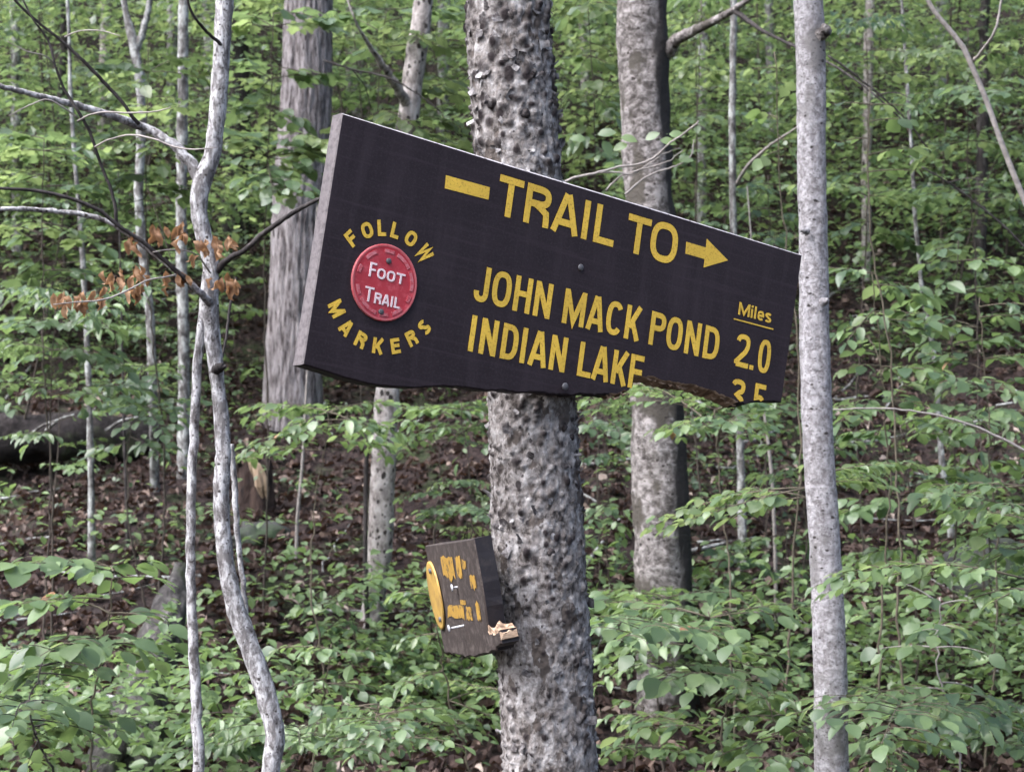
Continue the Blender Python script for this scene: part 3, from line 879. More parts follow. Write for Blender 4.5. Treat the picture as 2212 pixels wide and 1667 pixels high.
def build_sign():
    r3 = Vector((0.81194695, 0.55633974, -0.17671514)); u3 = Vector((0.13777529, 0.1115333, 0.98416375)); n3 = Vector((0.56723903, -0.82343574, 0.01390925))
    loc = Vector((-0.23749, 2.32960, 0.38147 + EYE))
    root = empty('trail_sign', loc, 'tilted dark brown wooden trail sign with yellow lettering and broken lower edge', 'sign')
    m = Matrix.Identity(4)
    for i in range(3):
        m[i][0], m[i][1], m[i][2] = r3[i], u3[i], n3[i]
    root.rotation_euler = m.to_3x3().to_euler()
    r = np.random.default_rng(5)
    # outline: top edge, right edge, broken lower edge from right to left, left end
    low = np.array([(0.8936, -0.2555), (0.86, -0.2600), (0.815, -0.2705), (0.7972, -0.2728), (0.78, -0.2700), (0.763, -0.2659), (0.735, -0.2625), (0.708, -0.2613), (0.67, -0.2628), (0.6348, -0.2655), (0.60, -0.2680), (0.5745, -0.2695),
                    (0.5735, -0.2800), (0.570, -0.2925), (0.545, -0.3020), (0.5103, -0.3085), (0.46, -0.3180), (0.4168, -0.3250), (0.36, -0.3320), (0.3043, -0.3393), (0.2307, -0.3469), (0.1814, -0.3580), (0.1282, -0.3648), (0.0875, -0.3655), (0.0348, -0.3615), (-0.0010, -0.3579)])
    s = np.concatenate([[0], np.cumsum(np.linalg.norm(np.diff(low, axis=0), axis=1))])
    uu = np.linspace(0, s[-1], 190)
    lf = np.c_[np.interp(uu, s, low[:, 0]), np.interp(uu, s, low[:, 1])]
    jag = np.convolve(r.normal(0, 1, 200), np.ones(4) / 4, 'same')[:190] * 0.0022 + r.normal(0, 0.0006, 190)
    jag *= np.clip((lf[:, 0] - 0.1) / 0.3, 0.25, 1)
    jag[:3] = 0; jag[-3:] = 0
    lf[:, 1] += jag
    lb = lf.copy()
    notch = np.clip((lf[:, 0] - 0.50) / 0.06, 0, 1) * np.clip((0.84 - lf[:, 0]) / 0.05, 0, 1)
    lb[:, 1] -= 0.0075 * notch * (0.8 + 0.4 * r.random(190)) + 0.001
    top = [(0.0, 0.0), (0.3, -0.0006), (0.6, 0.0004), (0.9, 0.0)]
    F = np.vstack([top, lf]); B = np.vstack([top, lb])
    V, s1, s2, front = slab(F, B, 0.028)
    # a slightly proud back below the notch shows as splintered wood
    g = Geo()
    n = len(F)
    g.v.append(V); g.n = len(V); g.attr.append(np.zeros(len(V)))
    g.f.append(front[None]); g.mi.append(np.array([0]))
    nt_ = len(top)
    def midx(i):
        if i < nt_ - 1: return 1                       # top edge
        if i == nt_ - 1: return 0                      # right end
        if i == n - 1: return 1                        # left end
        return 2 if (0.535 < F[i, 0] < 0.80 and i >= nt_) else 0
    mi = np.array([midx(i) for i in range(n)])
    g.f.append(s1); g.mi.append(np.where(np.arange(n) < nt_ - 1, 3, mi))
    g.f.append(s2); g.mi.append(mi)
    g.f.append((np.arange(n)[::-1] + 2 * n)[None]); g.mi.append(np.array([0]))
    board = g.build('board', [M['sign_paint'], M['sign_end'], M['raw_wood'], M['pale_edge']], root, np.zeros(3), smooth=False)
    # torn fibres along the break
    g = Geo()
    for k in range(46):
        u = r.uniform(0.53, 0.80)
        v = np.interp(u, lf[::-1, 0], lf[::-1, 1]); w = -r.uniform(0.002, 0.026)
        L = r.uniform(0.006, 0.022); dd = r.uniform(0.001, 0.006)
        p = np.array([(u - L / 2, v - 0.001 - dd * .3, w), (u, v - 0.002 - dd, w), (u + L / 2, v - 0.001 - dd * .2, w)])
        add_tube(g, p, np.array([0.0012, 0.0016, 0.0005]), 4)
    tag(g.build('splinters', M['raw_wood'], root, np.zeros(3), smooth=False), kind='stuff')
    Y = 'yellow'
    for ch, a, b in (('T', .2749, .3190), ('R', .3255, .3725), ('A', .3768, .4293), ('I', .4355, .4467), ('L', .4590, .4990), ('T', .5228, .5692)):
        letter(root, ch, a, b, -.0179, -.0787, .0112, Y)
    letter(root, 'O', .5712, .6277, -.0150, -.0803, .0115, Y)
    def flat(poly, z=0.0005, name='arrow', mat=Y):
        p = np.array(poly, float); k = len(p)
        g = Geo(); V = np.vstack([np.c_[p, np.full(k, z)], np.c_[p, np.full(k, -0.0005)]])
        g.v.append(V); g.n = 2 * k; g.attr.append(np.zeros(2 * k))
        g.f.append(np.arange(k)[None]); g.mi.append(np.array([0]))
        i = np.arange(k); j = (i + 1) % k
        g.f.append(np.stack([i, i + k, j + k, j], 1)); g.mi.append(np.zeros(k, int))
        return g.build(name, M[mat], root, np.zeros(3), smooth=False)
    flat([(.1815, -.0437), (.1828, -.0630), (.2597, -.0612), (.2592, -.0425)], name='dash')
    flat([(.6445, -.0363), (.6455, -.0555), (.6869, -.0552), (.6872, -.0691), (.7364, -.0462), (.6862, -.0218), (.6866, -.0362)], name='arrow')
    for ch, a, b in (('J', .2570, .2830), ('O', .2884, .3228), ('H', .3284, .3600), ('N', .3662, .3980), ('M', .4213, .4632), ('A', .4674, .5014), ('C', .5051, .5372), ('K', .5433, .5740),
                     ('P', .5935, .6250), ('O', .6282, .6612), ('N', .6678, .6996), ('D', .7076, .7406)):
        letter(root, ch, a, b, -.1600, -.2137, .0092, Y)
    for ch, a, b in (('I', .2608, .2702), ('N', .2795, .3100), ('D', .3180, .3482), ('I', .3540, .3632), ('A', .3690, .4037), ('N', .4083, .4390), ('L', .4628, .4890), ('A', .4903, .5247), ('K', .5290, .5600)):
        letter(root, ch, a, b, -.2348, -.2883, .0092, Y)
    letter(root, 'F', .5637, .5905, -.2345, -.2883, .0092, Y)          # the last E has lost its foot to the break
    for ch, a, b in (('M', .7728, .7975), ('i', .8005, .8045), ('l', .8080, .8122), ('e', .8155, .8300), ('s', .8328, .8470)):
        letter(root, ch, a, b, -.1082, -.1290, .0040, 'yellow', hgt=0.0007)
    flat([(.7650, -.1371), (.7650, -.1393), (.8540, -.1391), (.8540, -.1369)], 0.0008, 'underline')
    letter(root, '2', .7768, .8080, -.1588, -.2140, .0088, Y)
    letter(root, '.', .8118, .8202, -.1600, -.2140, .0080, Y)
    letter(root, '0', .8284, .8560, -.1582, -.2146, .0086, Y)
    letter(root, '3', .7780, .8088, -.2338, -.2880, .0088, Y, vmin=-.2690)
    letter(root, '5', .8292, .8545, -.2330, -.2875, .0086, Y, vmin=-.2600)
    # words around the disc
    C = np.array([.106, -.2200])
    for ch, (cu, cv), w in zip('FOLLOW', ((.0439, -.1698), (.0668, -.1527), (.0893, -.1443), (.1118, -.1427), (.1391, -.1480), (.1655, -.1630)), (.0145, .0185, .0135, .0135, .0185, .0215)):
        d = np.array([cu, cv]) - C; a = math.atan2(d[1], d[0]) - math.pi / 2
        letter(root, ch, cu - w / 2, cu + w / 2, cv + .0115, cv - .0115, .0056, Y, rot=a)
    C2 = np.array([.110, -.2200])
    for ch, (cu, cv), w in zip('MARKERS', ((.0379, -.2715), (.0575, -.2945), (.0830, -.3070), (.1117, -.3101), (.1396, -.3047), (.1640, -.2885), (.1825, -.2690)), (.0215, .0185, .0170, .0175, .0150, .0165, .0155)):
        d = np.array([cu, cv]) - C2; a = math.atan2(d[1], d[0]) + math.pi / 2
        letter(root, ch, cu - w / 2, cu + w / 2, cv + .0112, cv - .0112, .0054, Y, rot=a)
    # red marker disc
    R0 = .0535
    a = np.linspace(0, 2 * math.pi, 56, endpoint=False)
    prof = [(0.0, .0026), (R0 * .80, .0026), (R0 * .93, .0028), (R0 * .965, .0034), (R0 * .99, .0032), (R0, .0022), (R0, -.0003)]
    g = Geo(); rings = []
    V = [np.array([[C[0], C[1], .0026]])]
    for q, z in prof[1:]:
        V.append(np.c_[C[0] + np.cos(a) * q, C[1] + np.sin(a) * q * 1.03, np.full(56, z)])
    V = np.vstack(V); j = np.arange(56); k = (j + 1) % 56
    g.add(V, np.stack([np.zeros(56, int), 1 + j, 1 + k], 1))
    for i in range(len(prof) - 2):
        b0 = 1 + i * 56; b1 = b0 + 56
        g.f.append(np.stack([b0 + j, b1 + j, b1 + k, b0 + k], 1)); g.mi.append(np.full(56, 1 if i >= 1 else 0))
    disc = g.build('marker_disc', [M['red'], M['red_rim']], root, np.zeros(3))
    disc['label'] = 'round red foot trail marker nailed to the left end of the sign'
    zf = .0030
    def small(word, pos, v0s, v1, st):
        for ch, (x0, x1), v0 in zip(word, pos, v0s):
            letter(disc, ch, x0, x1, v0, v1, st, 'white_print', z=zf, hgt=.0006)
    small('FOOT', ((.0785, .0890), (.0915, .1050), (.1075, .1210), (.1232, .1372)), (-.1960, -.2015, -.2015, -.2015), -.2165, .0028)
    small('TRAIL', ((.0765, .0905), (.0930, .1040), (.1055, .1180), (.1200, .1230), (.1260, .1360)), (-.2310, -.2365, -.2365, -.2365, -.2365), -.2520, .0028)
    for a0, a1 in ((100, 80), (72, 38), (32, -4), (-14, -26), (-42, -66), (-74, -92), (-100, -140), (-148, -166), (172, 158), (142, 116)):
        t = np.radians(np.linspace(a0, a1, 8)); g = Geo()
        p = np.c_[C[0] + np.cos(t) * R0 * .83, C[1] + np.sin(t) * R0 * .85]
        ribbon(g, p, False, .0052, zf - .0004, zf + .0006)
        g.build('rim_print', M['pink'], disc, np.zeros(3), smooth=False)
    def nail(parent, u, v, z, rr=.0042, mat='nail'):
        g = Geo()
        add_tube(g, np.array([(u, v, z - .03), (u, v, z - .0005)]), .0018, 8)
        add_tube(g, np.array([(u, v, z - .0004), (u, v, z + .0010), (u, v, z + .0020)]), np.array([rr, rr, rr * .7]), 14)
        return g.build('nail', M[mat], parent, np.zeros(3))
    nail(disc, .1068, -.1885, zf); nail(disc, .1066, -.2620, zf)
    nail(root, .4431, -.1232, 0.0006, .0052); nail(root, .4402, -.3093, 0.006, .0056)
    return root
SIGN = build_sign()

# ------------------------------------------------------------------ small broken sign on the side of the trunk
def build_small_sign():
    TL = P(918, 1178, 2.82); TR = P(1022, 1163, 2.49); BL = P(958, 1406, 2.82)
    r3 = TR - TL; Wd = np.linalg.norm(r3); r3 = r3 / Wd
    d3 = TL - BL; d3 = d3 - r3 * (d3 @ r3); Hh = np.linalg.norm(d3); u3 = d3 / Hh
    n3 = np.cross(r3, u3)
    eye = np.array([0, 0, EYE])
    if n3 @ (eye - TL) < 0: print('small sign normal is turned')
    def uv(zx, zy):
        px, py = (1650 + zx * 0.36) * 2212 / 4092, (2100 + zy * 0.36) * 2212 / 4092
        q = P(px, py, 1.0) - eye
        t = ((TL - eye) @ n3) / (q @ n3)
        X = eye + q * t - TL
        return X @ r3, X @ u3
    root = empty('small_sign', TL, 'small weathered brown broken signboard fixed to the side of the warty trunk', 'sign')
    m = Matrix.Identity(3)
    for i in range(3):
        m[i][0], m[i][1], m[i][2] = r3[i], u3[i], n3[i]
    root.rotation_euler = m.to_euler()
    O = np.zeros(3)
    t = 0.028
    # outline of the front face, upper left first; the lower strip still runs on where the upper right has split off
    pts = [(0, 0), (Wd, 0)] + [uv(*q) for q in ((760, 640), (800, 900), (832, 1165))]
    lo = [uv(*q) for q in ((700, 1455), (520, 1440), (350, 1410))]
    yb = pts[-1][1]
    ext = [(pts[-1][0] + 0.030, yb - 0.004), (pts[-1][0] + 0.066, yb + 0.002), (pts[-1][0] + 0.064, yb - 0.018), (pts[-1][0] + 0.020, yb - 0.030)]
    r = np.random.default_rng(3)
    front = np.array(pts + ext + lo, float)
    s = np.concatenate([front, front[:1]])
    dense = []
    for i in range(len(front)):
        k = 6 if i >= 4 and i < 11 else 3
        for q in range(k):
            w = q / k; pnt = s[i] * (1 - w) + s[i + 1] * w
            if q and i >= 4 and i < 11: pnt = pnt + r.normal(0, 0.0012, 2)
            dense.append(pnt)
    dense = np.array(dense); n = len(dense)
    V, s1, s2, fr = slab(dense, dense + r.normal(0, 0.0006, dense.shape), t)
    g = Geo(); g.v.append(V); g.n = len(V); g.attr.append(np.zeros(len(V)))
    g.f.append(fr[None]); g.mi.append(np.array([0]))
    uu = dense[:, 0]
    def mi(i):
        a = dense[i]; b = dense[(i + 1) % n]
        if a[0] > pts[-1][0] - 0.002 and a[1] > yb - 0.012 and a[1] < yb + 0.004 and abs(b[0] - a[0]) > abs(b[1] - a[1]): return 2
        if abs(b[1] - a[1]) > abs(b[0] - a[0]): return 1
        return 0
    mm = np.array([mi(i) for i in range(n)])
    g.f.append(s1); g.mi.append(np.where(mm == 2, 2, 0)); g.f.append(s2); g.mi.append(mm)
    g.f.append((np.arange(n)[::-1] + 2 * n)[None]); g.mi.append(np.array([0]))
    g.build('board', [M['board_brown'], M['board_edge'], M['raw_wood']], root, O, smooth=False)
    # torn pale wood on the split: one ragged ledge across the board's thickness
    x0 = pts[-1][0]
    nu, nw_ = 14, 6
    V = []
    for a in range(nu):
        u = x0 - 0.018 + 0.086 * a / (nu - 1)
        env = math.sin(math.pi * min(1, (a + 1) / nu * 1.08)) ** 0.5
        for b in range(nw_):
            w = -0.001 - (t - 0.002) * b / (nw_ - 1)
            hh = 0.004 + env * (0.008 + 0.006 * math.sin(1.7 * b + 0.6 * a)) + r.normal(0, 0.0014)
            V.append((u + r.normal(0, 0.001), yb - 0.006 + hh, w))
    for a in range(nu):
        for b in (0, nw_ - 1):
            V.append((x0 - 0.018 + 0.086 * a / (nu - 1), yb - 0.012, -0.001 - (t - 0.002) * b / (nw_ - 1)))
    F = []
    for a in range(nu - 1):
        for b in range(nw_ - 1):
            F.append((a * nw_ + b, (a + 1) * nw_ + b, (a + 1) * nw_ + b + 1, a * nw_ + b + 1))
        base_ = nu * nw_
        F.append((a * nw_, base_ + 2 * a, base_ + 2 * a + 2, (a + 1) * nw_))
        F.append((a * nw_ + nw_ - 1, (a + 1) * nw_ + nw_ - 1, base_ + 2 * a + 3, base_ + 2 * a + 1))
    g = Geo().add(V, F)
    e0, e1 = (nu - 1) * nw_, nu * nw_ + 2 * (nu - 1)
    g.f.append(np.array([[e0 + k, e0 + k + 1, e1 + 1, e1] for k in (0, 2, 4)])); g.mi.append(np.zeros(3, int))
    g.build('split_wood', M['raw_wood'], root, O, smooth=False)
    # remains of the yellow lettering
    def patch(quad):
        q = [np.array(uv(*c)) for c in quad]
        k = 7; top = [q[0] + (q[1] - q[0]) * i / k for i in range(k + 1)]; bot = [q[3] + (q[2] - q[3]) * i / k for i in range(k + 1)]
        H = np.linalg.norm(q[0] - q[3])
        top = [a + np.array([0, r.normal(0, 0.05) * H]) for a in top]; bot = [a + np.array([0, r.normal(0, 0.10) * H]) for a in bot]
        Vt = np.array([[*a, 0.0009] for a in top] + [[*a, 0.0009] for a in bot])
        i = np.arange(k)
        g = Geo().add(Vt, np.stack([i, i + k + 1, i + k + 2, i + 1], 1))
        g.build('paint_patch', M['yellow_worn'], root, O, smooth=False)
    patch(((310, 350), (440, 345), (480, 585), (345, 560)))
    patch(((468, 340), (525, 335), (560, 580), (500, 570)))
    patch(((535, 370), (590, 390), (598, 470), (560, 480)))
    patch(((630, 545), (695, 560), (718, 700), (655, 712)))
    patch(((388, 882), (565, 885), (580, 1035), (392, 1020)))
    patch(((590, 890), (655, 900), (668, 1040), (600, 1030)))
    patch(((528, 820), (590, 825), (596, 878), (535, 876)))
    patch(((695, 855), (735, 850), (764, 1045), (722, 1040)))
    # yellow disc, curled off the board
    c = np.array(uv(268, 770)); R0 = 0.058
    a = np.linspace(0, 2 * math.pi, 40, endpoint=False)
    g = Geo(); V = [np.array([[*c, 0.004]])]
    for q in (0.5, 0.93, 1.0, 1.0):
        x = np.cos(a) * R0 * q * 0.74; y = np.sin(a) * R0 * q
        z = 0.003 + 0.5 * np.maximum(x, 0) ** 2 + (0.001 if q > 0.9 else 0)
        if len(V) == 4: z = z - 0.003
        V.append(np.c_[c[0] + x, c[1] + y, z])
    V = np.vstack(V); j = np.arange(40); k = (j + 1) % 40
    g.add(V, np.stack([np.zeros(40, int), 1 + j, 1 + k], 1))
    for i in range(3):
        g.f.append(np.stack([1 + i * 40 + j, 41 + i * 40 + j, 41 + i * 40 + k, 1 + i * 40 + k], 1)); g.mi.append(np.zeros(40, int))
    disc = g.build('marker_disc', M['yellow_disc'], root, O)
    disc['label'] = 'round yellow marker curling off the small board'
    for (dx, dy) in ((0.004, 0.042), (0.010, -0.040)):
        g = Geo(); add_tube(g, np.array([(c[0] + dx, c[1] + dy, -0.02), (c[0] + dx, c[1] + dy, 0.0065)]), 0.0045, 10)
        g.build('nail', M['nail'], disc, O)
    def nail(zx, zy, out):
        # head sits `out` in front of the board, seen at that place
        px, py = (1650 + zx * 0.36) * 2212 / 4092, (2100 + zy * 0.36) * 2212 / 4092
        q = P(px, py, 1.0) - eye
        tt = ((TL + n3 * out - eye) @ n3) / (q @ n3)
        X = eye + q * tt - TL; u, v = X @ r3, X @ u3
        g = Geo()
        add_tube(g, np.array([(u, v, -0.095), (u, v, out)]), 0.0017, 8)
        add_tube(g, np.array([(u, v, out), (u, v, out + 0.0016)]), 0.0062, 16)
        g.build('nail', M['nail_bright'], root, O)
    nail(440, 690, 0.008); nail(405, 1140, 0.024)
build_small_sign()
#==PART3==
# ------------------------------------------------------------------ other trees
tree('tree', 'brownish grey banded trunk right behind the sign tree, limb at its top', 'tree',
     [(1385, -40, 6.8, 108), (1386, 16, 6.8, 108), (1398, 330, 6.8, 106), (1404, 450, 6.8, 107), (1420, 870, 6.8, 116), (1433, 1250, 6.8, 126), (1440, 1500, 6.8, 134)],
     'bark_brown', 9.0, 56, 220, 0.012, 9, 0.6, kseed=1, dark_streak=(-0.25, 0.80, 2.0),
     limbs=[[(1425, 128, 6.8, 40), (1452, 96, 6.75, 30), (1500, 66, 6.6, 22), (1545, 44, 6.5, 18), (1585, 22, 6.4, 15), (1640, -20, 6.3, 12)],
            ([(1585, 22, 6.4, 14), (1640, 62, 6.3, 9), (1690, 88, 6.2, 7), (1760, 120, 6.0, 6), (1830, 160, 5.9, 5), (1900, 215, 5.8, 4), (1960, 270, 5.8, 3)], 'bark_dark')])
tree('tree', 'slender pale grey speckled trunk standing at the right end of the sign', 'tree',
     [(1746, -40, 4.0, 62), (1747, 16, 4.0, 63), (1752, 150, 4.0, 63), (1752, 270, 4.0, 62), (1757, 550, 4.0, 62), (1765, 900, 4.0, 66), (1780, 1150, 4.0, 67), (1792, 1400, 4.0, 71), (1796, 1650, 4.0, 74)],
     'bark_pale', 6.5, 36, 220, 0.0028, 45, 0.8, kseed=2,
     limbs=[([(1762, 84, 3.99, 30), (1776, 72, 3.97, 26), (1784, 62, 3.96, 22), (1786, 56, 3.96, 10)], 'bark_brown'),
            [(1772, 655, 3.98, 22), (1782, 650, 3.96, 17), (1789, 648, 3.95, 8)],
            [(1745, 500, 3.96, 16), (1731, 496, 3.95, 11), (1726, 492, 3.95, 5)]])
tree('tree', 'thin grey stem rising between the banded trunk and the pale trunk', 'tree',
     [(1584, -40, 8.0, 15), (1585, 16, 8.0, 15), (1582, 200, 8.0, 15), (1584, 480, 8.0, 15), (1597, 870, 8.0, 17), (1602, 1100, 8.0, 18), (1607, 1290, 8.0, 20)],
     'bark_lichen', 8.5, 10, 80, 0.004, 30, 1, kseed=3,
     limbs=[([(1590, 400, 8.0, 9), (1610, 365, 7.9, 8), (1650, 325, 7.8, 7), (1700, 290, 7.6, 5), (1740, 262, 7.5, 3)], 'twig_pale')])
tree('tree', 'big furrowed grey conifer trunk behind the left end of the sign', 'tree',
     [(668, -40, 10.6, 100), (666, 16, 10.6, 102), (660, 250, 10.6, 108), (645, 430, 10.6, 110), (640, 600, 10.6, 112), (634, 750, 10.6, 118), (632, 930, 10.6, 134)],
     'bark_furrow', 13.0, 110, 240, 0.022, 30, 0.10, kseed=4, ridged=True)
tree('tree', 'pinkish grey trunk with black spots, below the sign left of the small signboard', 'tree',
     [(918, -40, 7.7, 42), (912, 30, 7.7, 43), (898, 130, 7.7, 45), (882, 250, 7.7, 46), (862, 450, 7.7, 48), (845, 700, 7.7, 50), (834, 900, 7.7, 52), (826, 1050, 7.7, 54), (820, 1180, 7.7, 54), (802, 1360, 7.7, 52)],
     'bark_spot', 9.0, 24, 140, 0.006, 22, 0.7, kseed=5,
     limbs=[[(884, 238, 7.7, 26), (862, 196, 7.6, 22), (838, 160, 7.5, 18), (812, 120, 7.4, 13), (785, 80, 7.3, 8), (765, 40, 7.2, 5), (750, 0, 7.2, 3)],
            ([(795, 1380, 7.66, 11), (790, 1200, 7.6, 10), (790, 1050, 7.6, 10), (793, 900, 7.6, 9)], 'bark_dark')])

# the forked sapling at the left, with bare and dead-leaved branches
D = 3.2
fork = tree('forked_tree', 'slim forked grey tree with bare branches left of the sign', 'tree',
     [(488, -60, D, 40), (484, 16, D, 38), (478, 120, D, 37), (468, 260, D, 36), (455, 345, D, 36), (436, 395, D, 42), (430, 450, D, 37), (440, 510, D, 35), (455, 570, D, 35), (452, 640, D, 40), (456, 700, D, 36), (466, 790, D, 33), (476, 880, D, 32), (482, 980, D, 34), (478, 1060, D, 34),
      (482, 1160, D, 35), (496, 1260, D, 38), (520, 1345, D, 42), (552, 1430, D, 43), (580, 1520, D, 44), (594, 1590, D, 42), (584, 1660, D, 40)],
     'bark_fork', 4.6, 26, 320, 0.0022, 60, 0.7, kseed=6,
     limbs=[[(440, 410, D, 32), (425, 372, D, 28), (400, 338, D, 25), (360, 302, D, 22), (320, 280, D, 20), (260, 258, D - .05, 18), (180, 232, D - .1, 16), (100, 212, D - .15, 14), (16, 190, D - .2, 12), (-80, 168, D - .25, 10)],
            [(444, 640, D, 26), (437, 700, D, 23), (428, 790, D, 21), (421, 900, D, 21), (417, 1000, D, 21), (412, 1130, D, 21), (411, 1220, D, 21), (415, 1330, D, 22), (420, 1460, D, 24), (427, 1580, D, 25), (430, 1680, D, 26), (432, 1800, D, 28), (436, 2480, D, 34)],
            [(532, 1350, D + .05, 13), (527, 1280, D + .06, 12), (518, 1200, D + .08, 12), (510, 1120, D + .09, 13), (506, 1040, D + .1, 13), (500, 960, D + .1, 12)],
            ([(452, 652, D - .02, 20), (425, 625, D - .05, 15), (385, 590, D - .07, 13), (340, 553, D - .08, 12), (290, 515, D - .1, 12), (250, 488, D - .12, 12), (190, 466, D - .14, 12), (120, 456, D - .16, 11), (16, 451, D - .2, 10), (-80, 452, D - .22, 9)], 'bark_fork'),
            ([(400, 602, D - .08, 12), (352, 560, D - .1, 10), (305, 520, D - .12, 10), (262, 492, D - .14, 9), (215, 456, D - .16, 9), (150, 428, D - .18, 8), (90, 414, D - .2, 8), (16, 408, D - .22, 7), (-70, 404, D - .24, 6)], 'bark_dark'),
            ([(252, 490, D - .14, 8), (249, 450, D - .15, 8), (240, 410, D - .15, 7), (222, 365, D - .15, 7), (205, 318, D - .16, 7), (196, 290, D - .16, 7), (168, 240, D - .17, 7), (140, 195, D - .17, 6), (120, 145, D - .18, 5), (105, 90, D - .18, 5), (70, 40, D - .2, 4), (40, -20, D - .2, 4)], 'bark_dark'),
            ([(300, 268, D - .05, 9), (285, 252, D - .06, 8), (270, 228, D - .07, 8), (235, 190, D - .08, 8), (190, 142, D - .1, 8), (140, 95, D - .12, 7), (90, 55, D - .14, 6), (40, 10, D - .16, 6), (0, -40, D - .18, 5)], 'bark_dark'),
            ([(468, 585, D, 19), (488, 562, D - .01, 14), (520, 545, D - .02, 12), (560, 512, D - .04, 12), (600, 482, D - .06, 11), (650, 450, D - .08, 10), (700, 426, D - .1, 9), (770, 405, D - .1, 8)], 'bark_dark'),
            ([(490, 110, D, 9), (470, 90, D - .02, 8), (440, 62, D - .05, 7), (415, 30, D - .08, 6), (400, -20, D - .1, 5)], 'bark_dark'),
            ([(205, 318, D - .16, 5), (235, 302, D - .2, 4), (280, 292, D - .22, 4), (330, 300, D - .25, 4), (380, 318, D - .26, 4), (440, 322, D - .28, 3), (470, 318, D - .28, 2)], 'twig_pale'),
            ([(168, 262, D - .16, 5), (190, 250, D - .18, 4), (220, 243, D - .2, 4), (280, 244, D - .22, 4), (340, 240, D - .24, 3), (370, 232, D - .25, 2)], 'twig_pale'),
            ([(168, 255, D - .16, 4), (140, 235, D - .18, 4), (100, 215, D - .2, 3), (70, 225, D - .2, 3), (20, 250, D - .2, 2)], 'twig_pale'),
            ([(120, 140, D - .17, 4), (95, 120, D - .2, 3), (60, 112, D - .22, 3), (16, 90, D - .24, 2)], 'twig_pale'),
            ([(140, 80, D - .12, 4), (170, 68, D - .15, 3), (210, 66, D - .17, 3), (260, 78, D - .2, 2)], 'twig_pale'),
            ([(455, 590, D - .02, 4), (420, 548, D - .06, 3), (360, 540, D - .1, 3), (330, 545, D - .12, 3)], 'twig_pale'),
            ([(385, 592, D - .08, 5), (360, 598, D - .12, 4), (320, 605, D - .15, 4), (280, 625, D - .18, 4), (220, 648, D - .22, 4), (170, 652, D - .24, 3), (115, 658, D - .26, 2)], 'twig_pale'),
            ([(470, 800, D + .02, 8), (480, 770, D + .04, 6), (490, 720, D + .08, 6), (497, 660, D + .1, 6), (510, 600, D + .12, 5)], 'bark_dark'),
            ([(466, 800, D - .02, 22), (476, 792, D - .035, 19), (483, 790, D - .045, 13)], 'bark_dark'),
            ])
def dead_leaves(root, clusters, d, size=0.029):
    r = np.random.default_rng(44)
    for (px, py, n) in clusters:
        for k in range(n + 2):
            p = P(px + r.normal(0, 10), py - 16 + r.normal(0, 9), d + r.normal(0, 0.02))
            dr = np.array([[r.normal(0, 0.35), r.normal(0, 0.35), -1.0]]); nr = np.array([[r.normal(0, 1), -1.0, r.normal(0, .3)]])
            place_leaves(root, [p], leaf_frames(dr, nr), [size * r.uniform(0.8, 1.35)], ['leaf_dead'], ['dead', 'dead2'], 'dead_leaf', r)
dead_leaves(fork, ((338, 500, 4), (384, 505, 4), (282, 520, 2), (456, 530, 4), (430, 552, 3), (500, 528, 2), (238, 608, 3), (265, 600, 3), (300, 592, 3), (290, 632, 4), (182, 650, 4), (145, 655, 2), (120, 652, 2), (362, 610, 2), (480, 618, 3), (505, 618, 3), (215, 655, 1), (400, 605, 1)), D - .1)

# far trunks on the left and right
tree('tree', 'twisted pale forked stem at the top left, behind the dark bare branches', 'tree',
     [(262, -30, 9.0, 14), (272, 30, 9.0, 15), (288, 90, 9.0, 22), (300, 150, 9.0, 22), (305, 220, 9.0, 20), (305, 300, 9.0, 20), (300, 420, 9.0, 20), (310, 560, 9.0, 20), (325, 700, 9.0, 19), (330, 850, 9.0, 19), (335, 1042, 9.4, 22)],
     'bark_lichen', 9.5, 12, 110, 0.008, 20, 0.6, kseed=7, limbs=[[(293, 110, 9.0, 18), (312, 60, 9.0, 15), (322, 10, 9.0, 13), (330, -40, 9.0, 12)]])
tree('tree', 'straight lichen-grey trunk just left of the forked tree', 'tree',
     [(396, -40, 9.6, 22), (396, 16, 9.6, 22), (394, 300, 9.6, 23), (392, 560, 9.6, 24), (396, 700, 9.6, 25), (397, 900, 9.6, 26), (395, 1065, 9.6, 28)], 'bark_lichen', 10, 14, 110, 0.008, 18, 0.7, kseed=8)
tree('tree', 'thin lichen-grey stem near the left edge beside the dark fallen log', 'tree',
     [(150, 120, 8.4, 8), (158, 300, 8.4, 10), (175, 500, 8.4, 11), (186, 700, 8.4, 12), (192, 850, 8.4, 13), (196, 1000, 8.4, 14), (197, 1110, 8.4, 16)], 'bark_lichen', 6, 10, 70, 0.005, 25, 0.7, crown=False, kseed=9)
tree('tree', 'dark brown trunk half hidden behind the upper forked tree', 'tree',
     [(510, -40, 14, 50), (512, 200, 14, 54), (508, 450, 14, 58), (504, 700, 14, 60)], 'bark_dark', 14, 20, 60, 0.02, 8, 0.3, kseed=10)
tree('tree', 'dim grey trunk at the top left near the picture corner', 'tree',
     [(136, -40, 13, 16), (140, 60, 13, 17), (132, 200, 13, 17), (140, 420, 13, 18), (150, 700, 13, 20)], 'bark_dark', 12, 10, 60, 0.01, 12, 0.5, kseed=11)
tree('tree', 'distant grey trunk left of the furrowed conifer trunk at top', 'tree',
     [(372, -40, 16, 22), (372, 200, 16, 23), (370, 600, 16, 24)], 'bark_lichen', 14, 12, 50, 0.012, 10, 0.5, kseed=12)
tree('tree', 'distant pinkish grey trunk just right of the furrowed conifer trunk', 'tree',
     [(764, -40, 15, 40), (768, 150, 15, 42), (772, 400, 15, 44), (774, 640, 15, 46)], 'bark_brown', 14, 16, 50, 0.02, 8, 0.5, kseed=13)
